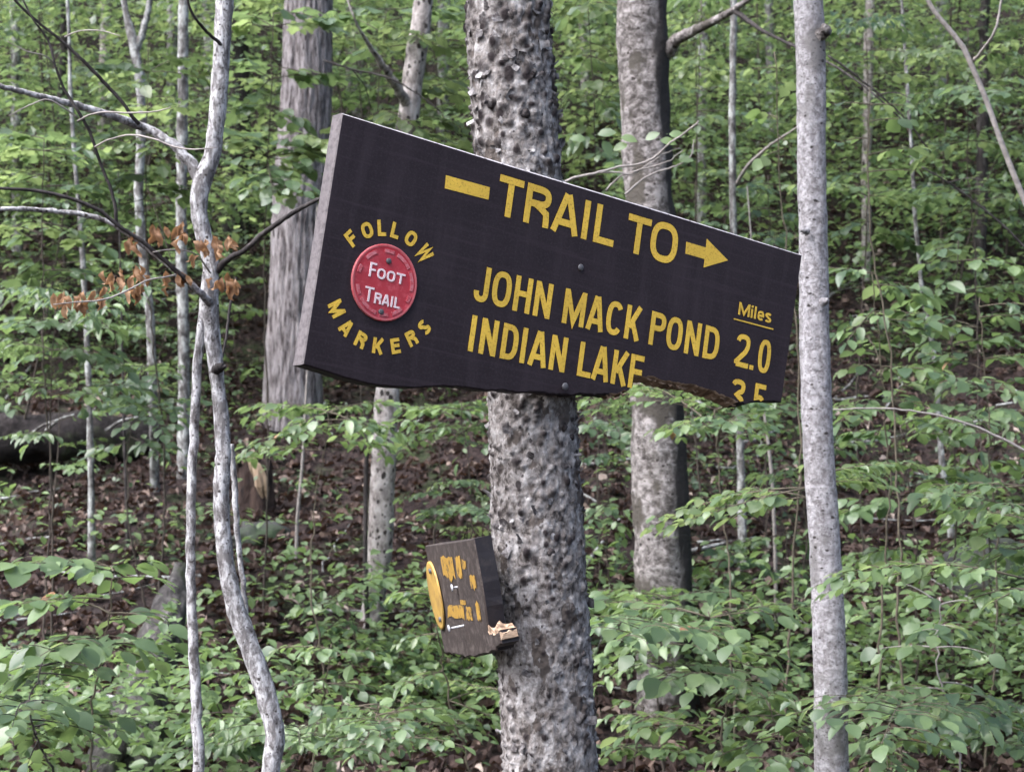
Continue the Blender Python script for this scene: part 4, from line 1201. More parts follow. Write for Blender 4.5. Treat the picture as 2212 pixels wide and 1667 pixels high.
tree('tree', 'leaning pale bare pole at the upper right corner', 'tree',
     [(1985, -40, 5.0, 9), (2012, 16, 5.0, 10), (2045, 58, 5.0, 11), (2078, 98, 5.0, 12), (2100, 145, 5.0, 12), (2130, 215, 5.0, 12), (2160, 300, 5.0, 12), (2196, 392, 5.0, 13), (2250, 520, 5.0, 14)],
     'twig_pale', None, 8, 60, 0, crown=False, kseed=14, limbs=[[(2103, 132, 5.0, 8), (2125, 105, 4.95, 7), (2148, 70, 4.9, 6), (2160, 20, 4.9, 5), (2166, -30, 4.9, 5)]])
tree('tree', 'dim dark trunk among the leaves at the upper right edge', 'tree',
     [(2120, 420, 12, 26), (2118, 500, 12, 28), (2112, 560, 12, 28), (2105, 700, 12, 30)], 'bark_dark', 9, 14, 50, 0.015, 12, 0.5, kseed=15)
tree('tree', 'thin grey stem right of the pale trunk among broad leaves', 'tree',
     [(1985, 560, 8.5, 9), (1995, 650, 8.5, 10), (2010, 720, 8.5, 10), (2040, 1040, 8.5, 14), (2052, 1120, 8.5, 16)], 'bark_lichen', 4.5, 8, 60, 0.004, 20, 0.7, crown=False, kseed=16)
tree('tree', 'thin bare stem standing in the brown litter under the sign', 'tree',
     [(650, 1040, 8.3, 7), (643, 1110, 8.3, 8), (640, 1200, 8.3, 8), (636, 1290, 8.3, 9)], 'twig_pale', 2.4, 8, 40, 0, crown=False, kseed=17)
tree('tree', 'thin dark stem rising left of the pale second fork stem', 'tree',
     [(268, 940, 8.6, 6), (272, 1050, 8.6, 7), (276, 1180, 8.6, 8), (280, 1230, 8.6, 8)], 'bark_dark', 2.6, 8, 40, 0, crown=False, kseed=18)
tree('tree', 'thin pale stem right of the thin grey stem under the sign', 'tree',
     [(1650, 880, 7.5, 6), (1660, 960, 7.5, 7), (1668, 1040, 7.5, 8), (1672, 1120, 7.5, 8)], 'twig_pale', 2.4, 8, 40, 0, crown=False, kseed=19)
for k, (px, d, w, lean, lab) in enumerate([(30, 17, 24, 10, 'distant dark trunk at the very left edge'), (230, 19, 26, -14, 'distant dark trunk between the dark bare branches at top left'), (450, 21, 30, 8, 'far brown trunk behind the fork at the top'),
                                      (960, 18, 30, -8, 'distant trunk just left of the sign tree top'), (1260, 20, 26, 12, 'distant trunk just right of the sign tree top'), (1520, 17, 22, -6, 'distant dark trunk between the banded trunk and the thin stem'),
                                      (1660, 19, 22, 12, 'distant dark trunk left of the pale speckled trunk'), (1880, 16, 24, -12, 'distant dark trunk right of the pale speckled trunk'), (2030, 20, 30, 6, 'distant dark trunk under the leaning bare pole')]):
    d -= 3.5; w *= 0.85
    b = 900 - (d - 12) * 35
    tree('tree', lab, 'tree', [(px, -40, d, w), (px + lean * .5, 250, d, w * 1.05), (px + lean, b, d, w * 1.15)], 'bark_spot' if k % 3 == 1 else 'bark_lichen', 13, 12, 50, 0.012, 9, 0.5, kseed=20 + k)

# ------------------------------------------------------------------ log, stump, old root, rock
def build_log():
    A, B = P(-70, 958, 9.9), P(345, 975, 10.1)
    for q in (A, B): q[2] = max(q[2], float(ground_z(q[0], q[1])) + 0.10)
    path = catmull(np.array([A, (A + B) / 2 + [0, 0, 0.04], B]), 60)
    rad = np.linspace(0.15, 0.12, 60)
    disp = noise_disp(path[:, [2, 1, 0]], rad, 28, 0.035, 6, 1.0, 3.0)
    root = empty('fallen_log', (A + B) / 2 - [0, 0, .12], 'dark rotting fallen log lying on the slope at the left', 'log')
    g = Geo(); v, f = tube(path, rad, 28, disp); g.add(v, f)
    g.build('log_body', M['log'], root)
    for e, s in ((0, -1), (-1, 1)):
        th = np.linspace(0, 2 * math.pi, 20, endpoint=False)
        t_, a_, b_ = frames(path)
        c = path[e]; V = [c + t_[e] * s * 0.01] + [c + (math.cos(x) * a_[e] + math.sin(x) * b_[e]) * rad[e] * 0.95 for x in th]
        j = np.arange(20)
        Geo().add(V, np.stack([np.zeros(20, int), 1 + j, 1 + (j + 1) % 20], 1)).build('cut_end', M['rot_wood'], root)
    for k, (x0, y0, x1, y1) in enumerate(((100, 930, 160, 895), (230, 930, 300, 900), (60, 945, 130, 905))):
        g = Geo(); add_tube(g, catmull(np.array([P(x0, y0, 9.85), P((x0 + x1) / 2, (y0 + y1) / 2 - 8, 9.7), P(x1, y1, 9.6)]), 8), np.linspace(0.012, 0.004, 8), 6)
        g.build('branch_stub', M['bark_lichen'], root)
build_log()

def build_stump():
    d = 9.2
    base = to_ground(P(548, 1090, d))
    root = empty('broken_stump', base, 'jagged broken stump with pale split wood behind the forked tree', 'stump')
    r = np.random.default_rng(9)
    seg, n = 30, 16
    H0 = P(548, 975, d)[2] - base[2]
    R0 = 0.105
    th = np.linspace(0, 2 * math.pi, seg, endpoint=False)
    hs = H0 * (0.55 + 0.45 * np.abs(np.sin(th * 1.5 + 1.0)) + r.uniform(-0.1, 0.1, seg))
    V = []
    for i in range(n):
        t = i / (n - 1)
        for j in range(seg):
            R = R0 * (1.35 - 0.5 * t ** 0.5) * (1 + 0.12 * math.sin(5 * th[j]) + r.normal(0, 0.03))
            V.append(base + np.array([math.cos(th[j]) * R, math.sin(th[j]) * R, hs[j] * t - 0.04]))
    i = np.arange(n - 1)[:, None] * seg; j = np.arange(seg)[None]; k = (j + 1) % seg
    Geo().add(V, np.stack([i + j, i + k, i + seg + k, i + seg + j], -1).reshape(-1, 4)).build('stump_shell', M['rot_wood'], root)
    for q, (x0, y0, x1, y1, w) in enumerate(((545, 985, 568, 1075, 26), (560, 1000, 578, 1080, 14), (530, 975, 548, 1030, 12))):
        a, b = P(x0, y0, d - .17), P(x1, y1, d - .15)
        path = catmull(np.array([a, (a + b) / 2 + [0.012, -.02, 0], b]), 14)
        rad = np.interp(np.linspace(0, 1, 14), [0, .25, .7, 1], np.array([.12, .8, 1, .25]) * w / FPX * d / 2)
        g = Geo(); add_tube(g, path, rad, 7)
        g.build('split_slab', M['stump_wood'], root, smooth=False)
build_stump()

def build_root():
    d = 6.1
    pts = [(392, 1225, 6.7, 40), (378, 1290, 6.6, 62), (350, 1370, 6.5, 84), (325, 1450, 6.4, 96), (300, 1540, 6.25, 120), (270, 1640, 6.1, 160), (255, 1720, 6.0, 190)]
    w = np.array([np.concatenate([P(a, b, q), [wd / FPX * q / 2]]) for a, b, q, wd in pts])[::-1]
    q = catmull(w, 90)
    root = empty('old_stump', to_ground(q[0]), 'leaning mossy grey old stump among leaves at lower left', 'stump')
    disp = noise_disp(q[:, :3], q[:, 3], 40, 0.028, 9, 0.5, 1.0) + noise_disp(q[:, :3], q[:, 3], 40, 0.012, 34, 0.2, 5.0)
    v, f = tube(q[:, :3], q[:, 3], 40, disp)
    Geo().add(v, f).build('stump_body', M['stump_grey'], root)
    for a, b, c in (((270, 1600), (215, 1650), 46), ((300, 1560), (330, 1680), 40)):
        A, B = P(*a, 6.05), to_ground(P(*b, 5.7))
        g = Geo(); add_tube(g, catmull(np.array([A, (A + B) / 2 + [0, -.05, .05], B]), 14), np.linspace(c, c * .5, 14) / FPX * 6 / 2, 12)
        g.build('root', M['stump_grey'], root)
M['stump_grey'] = bark('mossy grey dead wood', [(0.36, (0.018, 0.016, 0.016)), (0.5, (0.06, 0.054, 0.054)), (0.64, (0.14, 0.13, 0.127))], scale=26, stretch=0.3, bdist=0.02, moss=(7, 0.52, 0.64, (0.035, 0.045, 0.022)))
build_root()

def build_rock(name, label, px, py, d, sx, sy, sz, seed):
    c = to_ground(P(px, py, d))
    root_loc = c
    r = np.random.default_rng(seed)
    nu, nv = 40, 22
    V = []
    for i in range(nv):
        ph = i / (nv - 1) * math.pi
        for j in range(nu):
            a = 2 * math.pi * j / nu
            q = Vector((math.sin(ph) * math.cos(a), math.sin(ph) * math.sin(a), math.cos(ph)))
            k = 1 + 0.28 * mnoise.fractal(q * 1.4 + Vector((seed, 0, 0)), 1, 2, 4) + 0.10 * mnoise.cell(q * 2.2 + Vector((seed, 1, 0)))
            V.append(c + np.array([q.x * sx * k, q.y * sy * k, q.z * sz * k + sz * 0.45]))
    i = np.arange(nv - 1)[:, None] * nu; j = np.arange(nu)[None]; k = (j + 1) % nu
    o = Geo().add(V, np.stack([i + j, i + nu + j, i + nu + k, i + k], -1).reshape(-1, 4)).build(name, M['rock'], None, root_loc)
    tag(o, label, 'rock')
build_rock('boulder', 'dark mossy boulder behind leaves at the right edge', 2150, 1345, 7.9, 0.24, 0.22, 0.17, 3)
build_rock('boulder', 'low dark mossy rock in the litter behind the forked tree', 560, 1120, 8.8, 0.16, 0.15, 0.08, 8)
build_rock('boulder', 'small dark rock at the lower left behind leaves', 45, 1420, 6.9, 0.14, 0.14, 0.09, 12)

# bare twigs in front of the banded trunk
def twig_thing(name, label, paths, d, mat='twig_pale', leaves=(), lmat=('leaf_pale',)):
    root = empty(name, P(*paths[0][0][:2], d), label, 'twig')
    for pts in paths:
        w = np.array([np.concatenate([P(a, b, d + (dd if len(q) else 0)), [wd / FPX * d / 2]]) for a, b, dd, wd, *q in [(p[0], p[1], p[2], p[3], 1) for p in pts]])
        q = catmull(w, 5 * len(pts))
        g = Geo(); add_tube(g, q[:, :3] + rng.normal(0, 0.0008, (len(q), 3)), q[:, 3], 6)
        g.build('branchlet', M[mat], root)
    for (px, py, sz, ang) in leaves:
        a = math.radians(ang)
        place_leaves(root, [P(px, py, d)], leaf_frames(np.array([[math.cos(a), -.2, -math.sin(a)]]), np.array([[0.1, -.75, .6]])), [sz], lmat, ['ov', 'ov2'])
    return root
twig_thing('bare_twig', 'pale bare twig with few leaves above the sign, crossing the banded trunk',
           [[(1180, 420, 0, 7), (1230, 388, 0, 6), (1290, 374, 0, 6), (1330, 362, 0, 5), (1390, 352, 0, 5), (1420, 335, 0, 5), (1450, 308, -.05, 4), (1490, 280, -.08, 4), (1510, 262, -.1, 3)],
            [(1310, 410, .05, 5), (1335, 385, .03, 4), (1365, 372, 0, 4), (1410, 360, 0, 4), (1450, 345, 0, 3), (1475, 325, 0, 3)],
            [(1290, 374, 0, 4), (1330, 372, 0, 4), (1365, 376, 0, 4), (1400, 355, 0, 3), (1440, 330, 0, 3), (1470, 320, 0, 2)],
            [(1350, 420, 0, 5), (1400, 380, 0, 4), (1450, 362, 0, 4), (1490, 340, 0, 3), (1500, 300, 0, 2)]], 4.6, 'twig_pale',
           ((1285, 292, .06, -10), (1300, 300, .055, 60), (1335, 296, .055, 10), (1390, 305, .05, -30), (1420, 302, .055, 10), (1440, 290, .05, 0), (1360, 310, .05, 160), (1270, 302, .05, 190), (1460, 345, .05, 0)))

# ------------------------------------------------------------------ plants
def plant(name, label, cat, d, stem, sprays, leaf=0.07, mats=('leaf_mid',), shapes=('ov', 'ov2', 'ov3'), rad=0.005, fan=1, objects=True, side=0.36, twig='twig_green', dense=1.0, dsp=0.35, tilt=0.28, arch=0.10, group=None, seed=0):
    r = np.random.default_rng(1000 + seed)
    leaf = leaf * (0.73 if objects else 0.78); dense = dense * (0.94 if objects else 1.2)
    W = np.array([P(a, b, d) for a, b in stem])
    W = np.vstack([to_ground(W[0] + r.normal(0, 0.03, 3)), W]) if W[0][2] - float(ground_z(W[0][0], W[0][1])) > 0.02 else W
    root = empty(name, W[0], label, cat, group)
    W[1:-1] += r.normal(0, 0.02, (len(W) - 2, 3)) * [1, 1, 0]
    q = catmull(W, 12 * len(W))
    q[:, :2] += (np.cumsum(r.normal(0, 0.004, (len(q), 2)), 0) * np.sin(np.linspace(0, math.pi, len(q)))[:, None])
    g = Geo(); add_tube(g, q + np.vstack([[0, 0, 0], r.normal(0, 0.0025, (len(q) - 1, 3))]), np.linspace(rad, rad * 0.35, len(q)), 7)
    g.build('stem', M[twig], root)
    tw = Geo(); gl = {m: Geo() for m in mats}
    sy = np.array([b for a, b in stem]); sx = np.array([a for a, b in stem])
    for (ys, xe, ye, dd) in sprays:
        for k in range(1 + fan):
            jx, jy, jd = (0, 0, 0) if k == 0 else (r.normal(0, 45), r.normal(0, 26 if dsp > .2 else 9), r.normal(0, dsp))
            y0 = ys + (0 if k == 0 else r.normal(0, 20))
            x0 = np.interp(-y0, -sy, sx)
            zt = P(x0, y0, d)[2]
            i = int(np.argmin(np.abs(q[:, 2] - zt))); S = q[i]
            E = P(xe + jx, ye + jy, d + dd + jd)
            if np.linalg.norm(E - S) < leaf: continue
            tws, pos, R, sz = spray(S, E, leaf, side, r, arch, dense, tilt, rad * 0.5)
            for pth, rr in tws: add_tube(tw, pth, rr, 5)
            if objects:
                place_leaves(root, pos, R, sz, mats, shapes, 'leaf', r)
            else:
                m = mats[int(r.integers(len(mats)))]
                add_leaves(gl[m], shapes[int(r.integers(len(shapes)))], pos, R, sz, r.uniform(0, 0.5) + r.uniform(0, 0.25, len(pos)))
    tag(tw.build('twigs', M[twig], root), kind='stuff')
    if not objects:
        for m in mats:
            if gl[m].v: tag(gl[m].build('foliage', M[m], root, smooth=False), kind='stuff')
    return root

S = 'sapling'
NP = [
 ('branch of pale bright leaves arching in from the right edge across the pale trunk', 3.7, [(2290, 1700), (2260, 1400), (2215, 1250)], [(1250, 1786, 1280, .05), (1270, 2080, 1300, -.1)], dict(leaf=.055, mats=('leaf_yel', 'leaf_pale', 'leaf_pale'), fan=1, side=.17, arch=.12, dense=1.5, dsp=.12)),
 ('sapling behind the pale trunk with a bright spray reaching left', 4.4, [(1762, 1700), (1752, 1250), (1745, 1030)], [(1062, 1440, 1142, 0), (1075, 1560, 1128, .3), (1035, 1990, 1008, .1), (1060, 1900, 1050, .3)], dict(leaf=.06, mats=('leaf_yel', 'leaf_pale'), fan=1, side=.22, dense=1.3, dsp=.15)),
 ('upright broad leaved sapling with thin grey stem at lower right', 4.2, [(2090, 1690), (2052, 1570), (2035, 1450), (2032, 1290)], [(1300, 1960, 1262, 0), (1310, 2110, 1300, 0), (1395, 1900, 1400, 0), (1400, 2130, 1410, -.1), (1480, 1950, 1490, 0), (1470, 2130, 1500, .1), (1350, 2020, 1370, -.3)], dict(leaf=.082, mats=('leaf_pale', 'leaf_mid'), shapes=('ov2',), fan=0, side=.3, twig='twig_pale', tilt=.4)),
 ('bushy sapling of broad pale leaves right of the sign tree foot', 4.7, [(1560, 1720), (1545, 1500), (1532, 1320)], [(1330, 1350, 1320, 0), (1340, 1690, 1330, 0), (1400, 1370, 1410, -.2), (1420, 1700, 1430, .1), (1480, 1400, 1500, 0), (1500, 1690, 1510, -.2), (1560, 1340, 1590, .1)], dict(leaf=.082, mats=('leaf_pale', 'leaf_mid'), fan=0, side=.34)),
 ('low leafy sapling at the foot of the pale trunk, left of it', 4.3, [(1690, 1750), (1675, 1600), (1660, 1520)], [(1540, 1560, 1560, 0), (1560, 1735, 1590, .2), (1600, 1540, 1640, 0), (1620, 1720, 1650, -.1)], dict(leaf=.075, mats=('leaf_mid', 'leaf_pale'), fan=0)),
 ('large leaved sapling with pale shiny leaves at the lower left edge', 4.2, [(190, 1720), (222, 1500), (250, 1350), (245, 1235)], [(1240, 60, 1215, 0), (1250, 340, 1250, .1), (1300, 20, 1310, 0), (1320, 360, 1345, -.1), (1380, 110, 1390, -.2), (1400, 330, 1430, .1), (1440, 60, 1460, .1)], dict(leaf=.09, mats=('leaf_pale', 'leaf_pale', 'leaf_mid'), shapes=('ov2', 'ov'), fan=0, tilt=.36)),
 ('dark stemmed seedling with drooping broad leaves in the lower left corner', 4.0, [(95, 1720), (92, 1520), (98, 1420)], [(1440, 20, 1450, 0), (1450, 200, 1470, 0), (1520, 20, 1560, -.1), (1540, 200, 1580, .1), (1600, 60, 1650, 0)], dict(leaf=.085, mats=('leaf_mid', 'leaf_pale'), shapes=('ov2',), fan=0, twig='bark_dark')),
 ('yellow green leafy sapling beneath the small signboard', 4.9, [(1010, 1720), (985, 1500), (968, 1330), (955, 1215)], [(1230, 1060, 1235, 0), (1290, 880, 1290, .2), (1330, 1065, 1330, 0), (1370, 860, 1390, 0), (1410, 1075, 1430, .2), (1460, 870, 1480, -.1), (1520, 1070, 1550, 0)], dict(leaf=.058, mats=('leaf_yel', 'leaf_mid', 'leaf_pale'), fan=0, side=.34)),
 ('low spreading leafy plant at the bottom left of the sign tree', 4.5, [(850, 1740), (835, 1600), (820, 1520)], [(1530, 690, 1530, 0), (1540, 960, 1530, 0), (1580, 700, 1610, 0), (1600, 1000, 1610, -.2), (1560, 820, 1590, -.4)], dict(leaf=.06, mats=('leaf_mid', 'leaf_pale'), fan=0)),
 ('small sapling with pale leaves right of the curved fork stem', 5.0, [(690, 1720), (700, 1520), (715, 1390)], [(1400, 600, 1400, 0), (1410, 830, 1420, .1), (1470, 610, 1490, 0), (1480, 800, 1500, 0)], dict(leaf=.07, mats=('leaf_pale', 'leaf_mid'), fan=0)),
 ('leafy sapling along the bottom edge right of the pale trunk', 4.4, [(1940, 1740), (1925, 1610), (1910, 1500)], [(1520, 1830, 1520, 0), (1530, 2010, 1540, 0), (1590, 1830, 1610, -.1), (1600, 2040, 1620, .1), (1640, 1920, 1660, -.2)], dict(leaf=.07, mats=('leaf_mid', 'leaf_pale'), fan=0)),
 ('pale leaved spray leaning in at the right edge above the boulder', 4.7, [(2290, 1500), (2250, 1250), (2215, 1030)], [(1050, 2010, 1050, 0), (1090, 2050, 1110, .1), (1130, 2090, 1170, 0), (1180, 2120, 1230, .2)], dict(leaf=.075, mats=('leaf_pale', 'leaf_mid'), fan=0)),
 ('sapling with flat leaf layers just under the left half of the sign', 6.3, [(735, 1350), (722, 1050), (712, 890)], [(900, 590, 950, 0), (905, 850, 930, 0), (880, 620, 890, .2), (890, 860, 870, .2), (930, 540, 965, -.2), (950, 820, 960, .1)], dict(leaf=.075, mats=('leaf_mid', 'leaf_pale'), fan=0)),
 ('pale leafy sprig hanging below the broken right end of the sign', 5.4, [(1560, 1300), (1550, 1050), (1545, 885)], [(890, 1465, 862, 0), (890, 1640, 868, 0), (930, 1480, 920, .2), (950, 1640, 940, .1)], dict(leaf=.062, mats=('leaf_pale', 'leaf_mid'), fan=0)),
 ('broad leaved sapling immediately right of the pale trunk at sign height', 5.6, [(1910, 1450), (1895, 950), (1885, 590)], [(600, 1800, 598, 0), (610, 1985, 630, 0), (690, 1800, 720, .1), (700, 2010, 735, 0), (780, 1820, 800, 0), (790, 2000, 820, .1), (860, 1810, 880, -.1), (870, 2030, 880, 0)], dict(leaf=.085, mats=('leaf_pale', 'leaf_mid'), fan=0, tilt=.34)),
 ('sapling with layered pale leaves near the right edge at sign height', 5.9, [(2140, 1450), (2125, 950), (2115, 640)], [(700, 2010, 720, 0), (690, 2240, 690, 0), (760, 2000, 790, .1), (770, 2230, 780, 0), (830, 2040, 850, 0), (850, 2230, 860, -.1), (930, 2060, 950, 0)], dict(leaf=.08, mats=('leaf_pale', 'leaf_mid'), fan=0)),
 ('sparse sapling with large pale leaves between thin stem and pale trunk', 5.6, [(1705, 760), (1690, 400), (1676, 110)], [(130, 1625, 150, 0), (170, 1712, 200, .2), (300, 1715, 330, 0), (250, 1630, 260, .2), (340, 1650, 340, 0)], dict(leaf=.085, mats=('leaf_pale', 'leaf_yel'), shapes=('ov2',), fan=0, side=.2, dense=.6, tilt=.5)),
 ('sparse sapling with large hanging pale leaves at upper right', 5.2, [(1915, 800), (1895, 450), (1880, 190)], [(210, 1800, 225, 0), (215, 1985, 235, 0), (270, 1960, 260, 0), (300, 1810, 310, 0), (340, 1990, 320, .1), (380, 1990, 370, 0)], dict(leaf=.075, mats=('leaf_pale', 'leaf_yel', 'leaf_mid'), shapes=('ov2',), fan=0, side=.22, dense=.65, tilt=.5)),
]
for k, (lab, d, stem, sp, kw) in enumerate(NP):
    if k not in (0, 1, 2, 16, 17): kw['fan'] = 1
    plant('sapling', lab, S, d, stem, sp, seed=k, **kw)

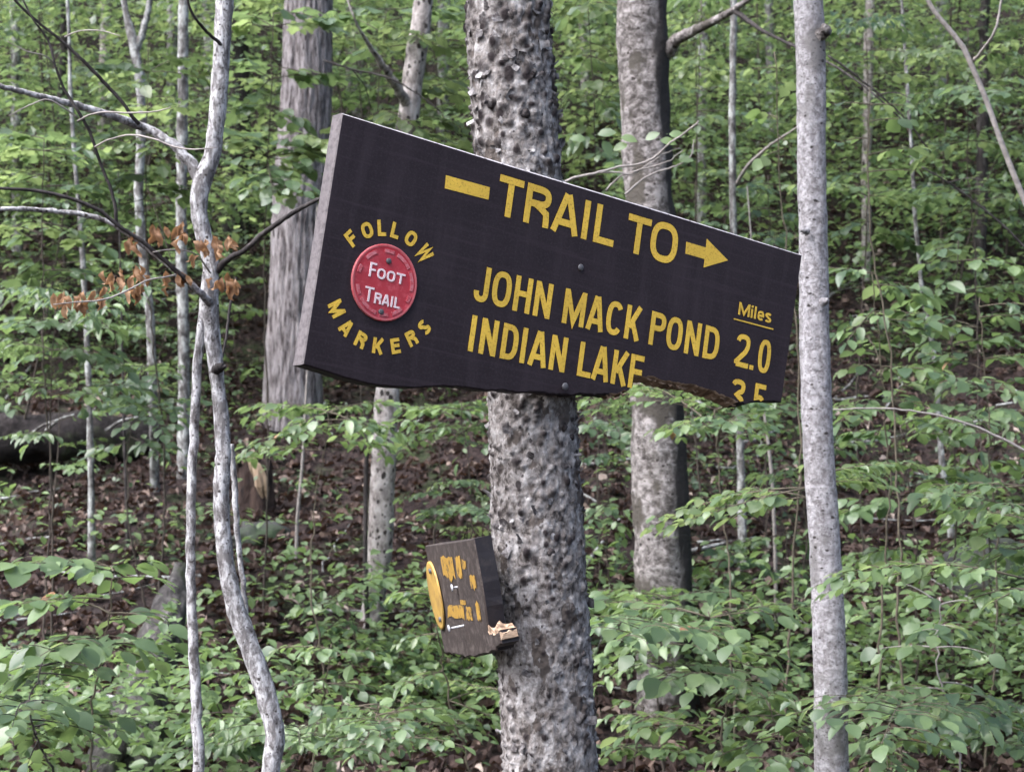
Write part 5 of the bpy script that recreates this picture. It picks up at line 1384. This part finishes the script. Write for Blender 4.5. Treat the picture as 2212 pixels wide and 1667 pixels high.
# saplings a little farther off: twigs and foliage
FP = [
 ('maple sapling with yellow green leaves above the forked tree', 7.6, [(575, 1000), (570, 500), (590, 30)], [(50, 495, 60, 0), (50, 700, 60, 0), (140, 500, 150, .2), (150, 700, 175, 0), (220, 520, 240, 0), (230, 650, 260, 0), (300, 480, 310, 0), (310, 700, 335, .2), (370, 590, 400, -.3), (300, 640, 300, -.2), (340, 690, 372, 0), (350, 625, 425, -.1)], dict(leaf=.10, mats=('leaf_yel', 'leaf_mid'), shapes=('maple', 'ov2'))),
 ('yellow green maple sapling left of the sign tree top', 7.9, [(800, 1000), (805, 450), (835, 20)], [(30, 730, 40, 0), (30, 985, 30, 0), (100, 760, 120, 0), (100, 1000, 105, 0), (180, 985, 205, 0), (250, 1000, 280, 0), (260, 840, 275, -.2), (310, 900, 335, 0), (320, 760, 300, 0)], dict(leaf=.10, mats=('leaf_yel', 'leaf_yel', 'leaf_mid'), shapes=('maple', 'ov2'))),
 ('yellow green sapling between the sign tree and the banded trunk', 7.9, [(1290, 900), (1280, 350), (1268, -20)], [(10, 1215, 40, 0), (10, 1335, 30, 0), (110, 1215, 130, 0), (110, 1330, 150, 0), (190, 1225, 220, 0), (210, 1330, 250, 0), (280, 1240, 310, 0), (310, 1320, 330, 0)], dict(leaf=.095, mats=('leaf_yel', 'leaf_yel', 'leaf_mid'))),
 ('green sapling right of the banded trunk top', 8.6, [(1500, 900), (1505, 400), (1515, 0)], [(30, 1470, 60, 0), (40, 1570, 60, 0), (130, 1470, 160, 0), (150, 1580, 180, 0), (230, 1480, 260, 0), (250, 1580, 280, 0), (320, 1470, 350, 0), (350, 1580, 390, 0)], dict(leaf=.09, mats=('leaf_mid', 'leaf_yel'))),
 ('bright green sapling behind the upper forked branches', 7.4, [(345, 1050), (335, 500), (320, 100)], [(150, 220, 160, 0), (160, 430, 170, 0), (200, 230, 220, 0), (210, 420, 225, 0), (300, 180, 310, 0), (300, 430, 345, 0), (380, 240, 400, 0), (390, 430, 420, .2), (440, 200, 470, 0)], dict(leaf=.085, mats=('leaf_yel', 'leaf_mid', 'leaf_mid'), shapes=('maple', 'ov'))),
 ('spreading green sapling at the left edge above the brown dead leaves', 6.8, [(110, 1150), (105, 700), (95, 300)], [(320, 20, 330, 0), (320, 210, 330, 0), (390, 20, 400, 0), (400, 220, 410, 0), (500, 20, 520, 0), (480, 230, 540, 0), (560, 40, 600, 0), (590, 200, 600, 0)], dict(leaf=.08, mats=('leaf_mid', 'leaf_yel'), shapes=('ov', 'maple'))),
 ('layered green sapling left of the forked tree under the dead leaves', 6.6, [(95, 1300), (110, 900), (120, 660)], [(690, 20, 700, 0), (700, 300, 720, 0), (680, 200, 690, -.2), (760, 20, 790, 0), (770, 260, 790, 0), (840, 20, 870, 0), (850, 280, 870, 0), (930, 60, 960, 0)], dict(leaf=.08, mats=('leaf_mid', 'leaf_pale'))),
 ('dark green sapling between the forked tree and the left grey stems', 7.8, [(300, 1150), (305, 900), (310, 780)], [(790, 230, 800, 0), (800, 380, 810, 0), (870, 220, 880, 0), (890, 380, 890, 0), (960, 240, 970, 0), (970, 370, 960, 0)], dict(leaf=.08, mats=('leaf_dark', 'leaf_mid'))),
 ('small yellow green bush right below the sign near the sign tree', 7.0, [(1010, 1300), (1005, 1150), (1005, 1040)], [(1050, 935, 1050, 0), (1050, 1060, 1045, 0), (1090, 930, 1100, 0), (1100, 1065, 1100, 0), (1140, 960, 1140, -.1)], dict(leaf=.045, mats=('leaf_yel', 'leaf_mid'), fan=2, side=.5)),
 ('dark green sapling under the middle of the sign', 7.4, [(930, 1200), (930, 1000), (925, 880)], [(890, 870, 890, 0), (890, 1040, 890, 0), (940, 860, 960, 0), (950, 1050, 960, 0)], dict(leaf=.08, mats=('leaf_dark', 'leaf_mid'))),
 ('dark green low sapling right of the sign tree under the sign', 7.4, [(1310, 1200), (1305, 1020), (1300, 890)], [(900, 1255, 920, 0), (910, 1350, 930, 0), (980, 1250, 1000, 0), (1000, 1360, 1010, 0), (1090, 1270, 1130, -.2)], dict(leaf=.075, mats=('leaf_dark', 'leaf_mid', 'leaf_pale'))),
 ('green sapling behind the bright spray at right under the sign', 7.2, [(1690, 1400), (1685, 1200), (1680, 1050)], [(1160, 1540, 1190, 0), (1170, 1740, 1190, 0), (1240, 1530, 1260, 0), (1250, 1740, 1270, 0)], dict(leaf=.08, mats=('leaf_mid', 'leaf_dark'))),
 ('dense green sapling at the right edge near the top', 7.6, [(2110, 900), (2100, 450), (2090, 60)], [(100, 1980, 130, 0), (110, 2220, 130, 0), (200, 1990, 230, 0), (220, 2220, 240, 0), (300, 1970, 340, 0), (310, 2210, 330, 0), (400, 1990, 430, 0), (420, 2210, 440, 0), (500, 2010, 540, 0)], dict(leaf=.085, mats=('leaf_mid', 'leaf_yel'))),
 ('dense green sapling right of the pale trunk top', 7.9, [(1860, 900), (1865, 450), (1870, 30)], [(50, 1800, 70, 0), (50, 1970, 70, 0), (140, 1800, 150, 0), (150, 1980, 170, 0), (380, 1800, 400, 0), (420, 1970, 440, 0), (480, 1810, 510, 0), (500, 1960, 520, 0)], dict(leaf=.085, mats=('leaf_mid', 'leaf_yel', 'leaf_dark'))),
 ('green sapling behind the sign right end beside the thin stem', 8.2, [(1650, 900), (1655, 600), (1660, 380)], [(390, 1600, 400, 0), (400, 1710, 410, 0), (450, 1600, 470, 0), (460, 1715, 480, 0), (520, 1640, 530, -.2)], dict(leaf=.085, mats=('leaf_mid', 'leaf_dark'))),
 ('pale leafed seedling patch in the lower middle behind the curved stem', 5.6, [(640, 1650), (645, 1560), (650, 1500)], [(1510, 560, 1520, 0), (1520, 740, 1540, 0), (1570, 600, 1590, -.2), (1580, 740, 1600, 0)], dict(leaf=.065, mats=('leaf_mid', 'leaf_pale'))),
 ('broad leafed low plant between the two fork stems at bottom', 5.2, [(480, 1680), (475, 1580), (470, 1520)], [(1530, 440, 1540, 0), (1540, 550, 1550, 0), (1590, 430, 1600, -.1), (1600, 540, 1620, 0)], dict(leaf=.075, mats=('leaf_dark', 'leaf_mid'), shapes=('ov2',))),
 ('dark leafy undergrowth plant at the lower right corner', 5.4, [(2120, 1720), (2125, 1600), (2130, 1520)], [(1530, 2040, 1540, 0), (1540, 2220, 1540, 0), (1590, 2050, 1610, 0), (1600, 2210, 1620, -.2)], dict(leaf=.075, mats=('leaf_mid', 'leaf_dark'))),
 ('leafy undergrowth plant right of the sign tree at the bottom edge', 5.3, [(1380, 1700), (1385, 1590), (1390, 1520)], [(1540, 1310, 1550, 0), (1550, 1470, 1560, 0), (1600, 1310, 1620, 0), (1610, 1480, 1630, -.2)], dict(leaf=.075, mats=('leaf_mid', 'leaf_pale'))),
 ('layered pale sapling right of the pale trunk below sign height', 6.3, [(1960, 1500), (1950, 1150), (1945, 920)], [(930, 1830, 940, 0), (930, 2080, 950, 0), (1000, 1840, 1010, 0), (1010, 2090, 1020, 0), (1090, 1830, 1110, 0), (1100, 2080, 1110, 0), (1180, 1840, 1200, 0)], dict(leaf=.085, mats=('leaf_pale', 'leaf_mid'))),
 ('layered green sapling at the right edge below sign height', 6.7, [(2170, 1500), (2165, 1150), (2160, 890)], [(900, 2060, 900, 0), (900, 2230, 900, 0), (980, 2070, 985, 0), (990, 2240, 1000, 0), (1070, 2060, 1080, 0), (1160, 2080, 1170, 0), (1180, 2230, 1190, 0)], dict(leaf=.085, mats=('leaf_mid', 'leaf_pale'))),
 ('layered green sapling behind the pale trunk right under the sign end', 7.0, [(1715, 1400), (1712, 1100), (1708, 860)], [(880, 1640, 890, 0), (890, 1830, 880, 0), (960, 1620, 970, 0), (970, 1830, 975, 0), (1020, 1640, 1035, 0)], dict(leaf=.085, mats=('leaf_mid', 'leaf_pale'))),
 ('broad leaved sapling at the right edge level with the sign', 6.4, [(2080, 1300), (2075, 800), (2070, 520)], [(560, 1990, 570, 0), (570, 2200, 580, 0), (630, 1980, 645, 0), (640, 2210, 640, 0), (740, 1980, 750, 0), (750, 2200, 745, 0)], dict(leaf=.09, mats=('leaf_mid', 'leaf_pale'))),
 ('leafy sapling hiding the foot of the banded trunk', 6.1, [(1435, 1700), (1438, 1450), (1440, 1290)], [(1300, 1330, 1300, 0), (1300, 1540, 1305, 0), (1360, 1320, 1370, 0), (1370, 1550, 1370, 0), (1430, 1330, 1440, 0), (1440, 1540, 1440, 0), (1330, 1430, 1345, -.3)], dict(leaf=.075, mats=('leaf_mid', 'leaf_pale'), fan=2)),
 ('layered sapling left of the sign tree just under the sign', 6.9, [(1000, 1200), (998, 1000), (995, 870)], [(880, 900, 885, 0), (890, 1060, 900, 0), (930, 890, 945, 0), (960, 1060, 975, 0)], dict(leaf=.075, mats=('leaf_mid', 'leaf_pale'))),
 ('pale leafed sapling behind the small signboard at left', 6.6, [(740, 1500), (745, 1380), (750, 1290)], [(1300, 680, 1310, 0), (1300, 840, 1300, 0), (1350, 670, 1370, 0), (1360, 860, 1370, 0)], dict(leaf=.07, mats=('leaf_mid', 'leaf_pale', 'leaf_dark'))),
]
for k, (lab, d, stem, sp, kw) in enumerate(FP):
    kw = dict(dict(fan=1, objects=False, rad=.0055, side=.4, twig='stem_dark'), **kw)
    plant('sapling', lab, S, d, stem, sp, seed=100 + k, **kw)

# ------------------------------------------------------------------ saplings spread over the hillside (copies of a few)
def proto_sapling(seed, H, nb, leaf, blen, mat, shape='mid'):
    r = np.random.default_rng(seed)
    top = np.array([r.normal(0, .12) * H, r.normal(0, .12) * H, H])
    st = catmull(np.array([[0, 0, -.08], top * .5 + r.normal(0, .05, 3), top]), 14)
    gs, gl = Geo(), Geo()
    add_tube(gs, st, np.linspace(0.004 + .0022 * H, 0.002, 14), 6)
    for k in range(nb):
        t = 0.22 + 0.76 * (k + r.uniform(0, .6)) / nb
        S0 = np.array([np.interp(t * H, st[:, 2], st[:, c]) for c in range(3)])
        a = k * 2.4 + r.uniform(-.5, .5); L = blen * (1.15 - .6 * t) * r.uniform(.7, 1.2)
        E = S0 + np.array([math.cos(a) * L, math.sin(a) * L, r.uniform(-.05, .25) * L])
        tws, pos, R, sz = spray(S0, E, leaf, .42, r, .08, 1.25, .3, .003)
        for pth, rr in tws[:1]: add_tube(gs, pth[::2], rr[::2], 4)
        add_leaves(gl, shape, pos, R, sz, r.uniform(0, .5) + r.uniform(0, .25, len(pos)))
    return gs.mesh('stem', M['stem_dark']), gl.mesh('foliage', M[mat], smooth=False)
PROTO = [proto_sapling(61, 2.6, 13, .068, .75, 'leaf_mid'), proto_sapling(62, 3.6, 16, .075, .85, 'leaf_yel'), proto_sapling(63, 1.5, 9, .062, .6, 'leaf_mid'),
         proto_sapling(64, 1.1, 8, .066, .5, 'leaf_pale'), proto_sapling(65, 2.2, 12, .062, .7, 'leaf_dark'), proto_sapling(66, 4.4, 18, .075, .9, 'leaf_mid'), proto_sapling(67, 0.8, 6, .056, .42, 'leaf_dark')]
BANDS = [(130, 'at the left edge'), (260, 'behind the dark bare branches'), (420, 'behind the grey left stems'), (540, 'behind the forked tree'), (720, 'beside the furrowed conifer trunk'), (900, 'behind the left end of the sign'),
         (1050, 'left of the sign tree'), (1300, 'right of the sign tree'), (1480, 'beside the banded trunk'), (1640, 'beside the thin grey stem'), (1740, 'left of the pale trunk'), (1900, 'right of the pale trunk'), (2050, 'under the leaning bare pole'), (9999, 'at the right edge')]
KINDS_ = ['mid-height green', 'tall yellow-green', 'short green', 'low pale green', 'mid-height dark green', 'tall green', 'very low dark green']
USED_ = set()
def hill_label(x, y, k):
    px = x / y * FPX + 1106
    band = next(t for lim, t in BANDS if px < lim)
    far = 'low on the slope' if y < 11 else 'halfway up the slope' if y < 14.5 else 'high up the slope'
    return KINDS_[k] + ' sapling ' + far + ' ' + band
def hill_sapling(x, y, k, rz, sc):
    lab = hill_label(x, y, k)
    if lab in USED_: return False
    USED_.add(lab)
    st, fo = PROTO[k]
    root = empty('understory_sapling', (x, y, float(ground_z(x, y))), lab, S, 'understory saplings on the hillside')
    root.rotation_euler.z = rz; root.scale = (sc,) * 3
    link('stem', st, root); tag(link('foliage', fo, root), kind='stuff')
    return True
r = np.random.default_rng(77)
cnt = 0
tries = 0
while cnt < 80 and tries < 4000:
    tries += 1
    y = 8.4 + 13 * r.random() ** 0.9
    x = r.uniform(-0.36, 0.36) * y
    px = x / y * FPX + 1106; pb = 833.5 + (EYE - float(ground_z(x, y))) / y * FPX
    # the open patch of litter below the sign stays clear of all but a few
    if y < 10.5 and -2.0 < x < 0.2 and r.random() < 0.85: continue
    if y > 12: k = int(r.choice([0, 1, 5, 0, 4, 1]))
    elif y > 10: k = int(r.choice([0, 2, 4, 3, 6]))
    else: k = int(r.choice([2, 3, 6, 6, 4]))
    if hill_sapling(x, y, k, r.uniform(0, 6.28), r.uniform(.8, 1.2)): cnt += 1

# ------------------------------------------------------------------ foliage of the far wood, ground cover, litter
def scatter_sprays(n, ylo, yhi, hlo, hhi, leaf, per, seed, spread=.34, pw=1.0, xr=.37, low=False):
    r = np.random.default_rng(seed)
    y = ylo + (yhi - ylo) * r.random(n) ** pw; x = r.uniform(-xr, xr, n) * y
    z = ground_z(x, y) + hlo + (hhi - hlo) * r.random(n) ** 1.3
    if not low:
        pt = np.sin(2.3 * x / y * 6 + 1.1 * z + seed) * np.sin(1.9 * z - 0.9 * y) + 0.6 * np.sin(5.1 * x / y * 5 + 2.7 * z + 1.3 * y)
        keep = pt > -0.25
        x, y, z = x[keep], y[keep], z[keep]; n = len(x)
    if low:
        pat = np.sin(1.7 * x + 0.6 * y + seed) * np.sin(1.9 * y - 0.5 * x) + 0.5 * np.sin(4.1 * x + 3.3 * y)
        opn = (x > -3.2) & (x < 0.35) & (y > 7.3) & (y < 10.6)
        keep = (pat > 0.1) & (~opn | (r.random(n) < 0.18))
        x, y, z = x[keep], y[keep], z[keep]; n = len(x)
    c = np.repeat(np.stack([x, y, z], 1), per, 0)
    o = r.normal(0, 1, (n * per, 3)) * [spread, spread, spread * .14]
    sl = np.repeat(r.normal(0, .15, (n, 2)), per, 0)
    o[:, 2] += o[:, 0] * sl[:, 0] + o[:, 1] * sl[:, 1]
    dr = r.normal(0, 1, (n * per, 3)) * [1, 1, .25] - [0, 0, .2]
    nr = np.array([0, 0, 1.0]) + r.normal(0, .3, (n * per, 3)) * [1, 1, .2]
    return c + o, leaf_frames(dr, nr), leaf * r.uniform(.6, 1.25, n * per), np.repeat(r.uniform(0, .6, n), per) + r.uniform(0, .2, n * per)

for nm, lab, args, mat in (('far_foliage', 'mass of green leaves filling the far wood up the slope', (4900, 11.0, 22, .1, 2.6, .078, 26, 1, .26, 1.0, .52), 'leaf_mid'),
                      ('far_foliage', 'mass of yellow green leaves lit in the far wood', (2000, 11.0, 20, .6, 3.2, .085, 26, 2, .26, 1.0, .52), 'leaf_yel'),
                      ('ground_cover', 'low dark green ground cover on the slope', (3300, 6.6, 16, .03, .26, .050, 18, 3, .16, 1.0, .53, True), 'leaf_dark'),
                      ('seedlings', 'carpet of small pale green seedlings on the slope', (2100, 5.0, 8.6, .10, .62, .056, 18, 4, .16, 1.0, .52, True), 'leaf_pale')):
    g = Geo(); pos, R, sz, ti = scatter_sprays(*args)
    add_leaves(g, 'far' if 'far' in nm else 'mid', pos, R, sz, ti)
    tag(g.build(nm, M[mat], smooth=False), lab, 'foliage', kind='stuff')

def litter(n=34000):
    r = np.random.default_rng(31)
    y = 5.0 + 11 * r.random(n) ** 1.2; x = r.uniform(-.52, .52, n) * y
    pos = np.stack([x, y, ground_z(x, y) + .012 + r.uniform(0, .02, n)], 1)
    dr = r.normal(0, 1, (n, 3)) * [1, 1, .25]; nr = np.array([0, -.2, 1.0]) + r.normal(0, .45, (n, 3))
    g = Geo(); add_leaves(g, 'dead', pos, leaf_frames(dr, nr), r.uniform(.05, .115, n), r.random(n))
    tag(g.build('leaf_litter', M['litter'], smooth=False), 'brown fallen leaves covering the forest floor', 'leaves', kind='stuff')
litter()


def fallen_sticks(n=70):
    r = np.random.default_rng(52); g = Geo()
    for k in range(n):
        y = r.uniform(6.8, 13); x = r.uniform(-.34, .34) * y; a = r.uniform(0, math.pi); L = r.uniform(.25, 1.1)
        t = np.linspace(-.5, .5, 6)[:, None]
        p = np.hstack([x + np.cos(a) * L * t, y + np.sin(a) * L * t, np.zeros((6, 1))])
        p[:, :2] += r.normal(0, .015, (6, 2))
        p[:, 2] = ground_z(p[:, 0], p[:, 1]) + .025 + r.uniform(0, .02)
        add_tube(g, p, np.linspace(r.uniform(.005, .014), .003, 6), 6)
    tag(g.build('fallen_sticks', M['bark_lichen']), 'grey fallen sticks scattered over the litter', 'sticks', kind='stuff')
fallen_sticks()
twig_thing('bare_twig', 'thin dark bare twig crossing the leaves right of the pale trunk top', [[(1790, 120, 0, 5), (1850, 165, 0, 5), (1900, 205, 0, 4), (1960, 262, 0, 4), (2010, 330, 0, 3)], [(1900, 205, 0, 4), (1930, 200, -.05, 3), (1975, 215, -.1, 2)]], 5.3, 'bark_dark')
twig_thing('bare_twig', 'thin dark bare twig near the right edge above the broad leaves', [[(1990, 360, 0, 3), (2050, 395, 0, 4), (2110, 440, 0, 4), (2170, 490, 0, 5), (2240, 560, 0, 6)], [(2050, 395, 0, 3), (2090, 385, -.05, 2), (2130, 390, -.1, 2)]], 5.6, 'bark_dark')
twig_thing('bare_twig', 'thin dark bare twig drooping left of the sign tree top', [[(700, 130, 0, 4), (760, 150, 0, 4), (830, 165, 0, 4), (890, 195, 0, 3), (950, 240, 0, 3)], [(760, 150, 0, 3), (790, 190, .05, 2), (800, 230, .1, 2)]], 6.0, 'bark_dark')
twig_thing('bare_twig', 'long pale bare twig arching at the right edge below sign height', [[(1800, 885, 0, 3), (1900, 882, 0, 4), (2000, 892, 0, 4), (2090, 915, 0, 5), (2160, 945, 0, 6), (2260, 1000, 0, 7)]], 4.6, 'twig_pale')
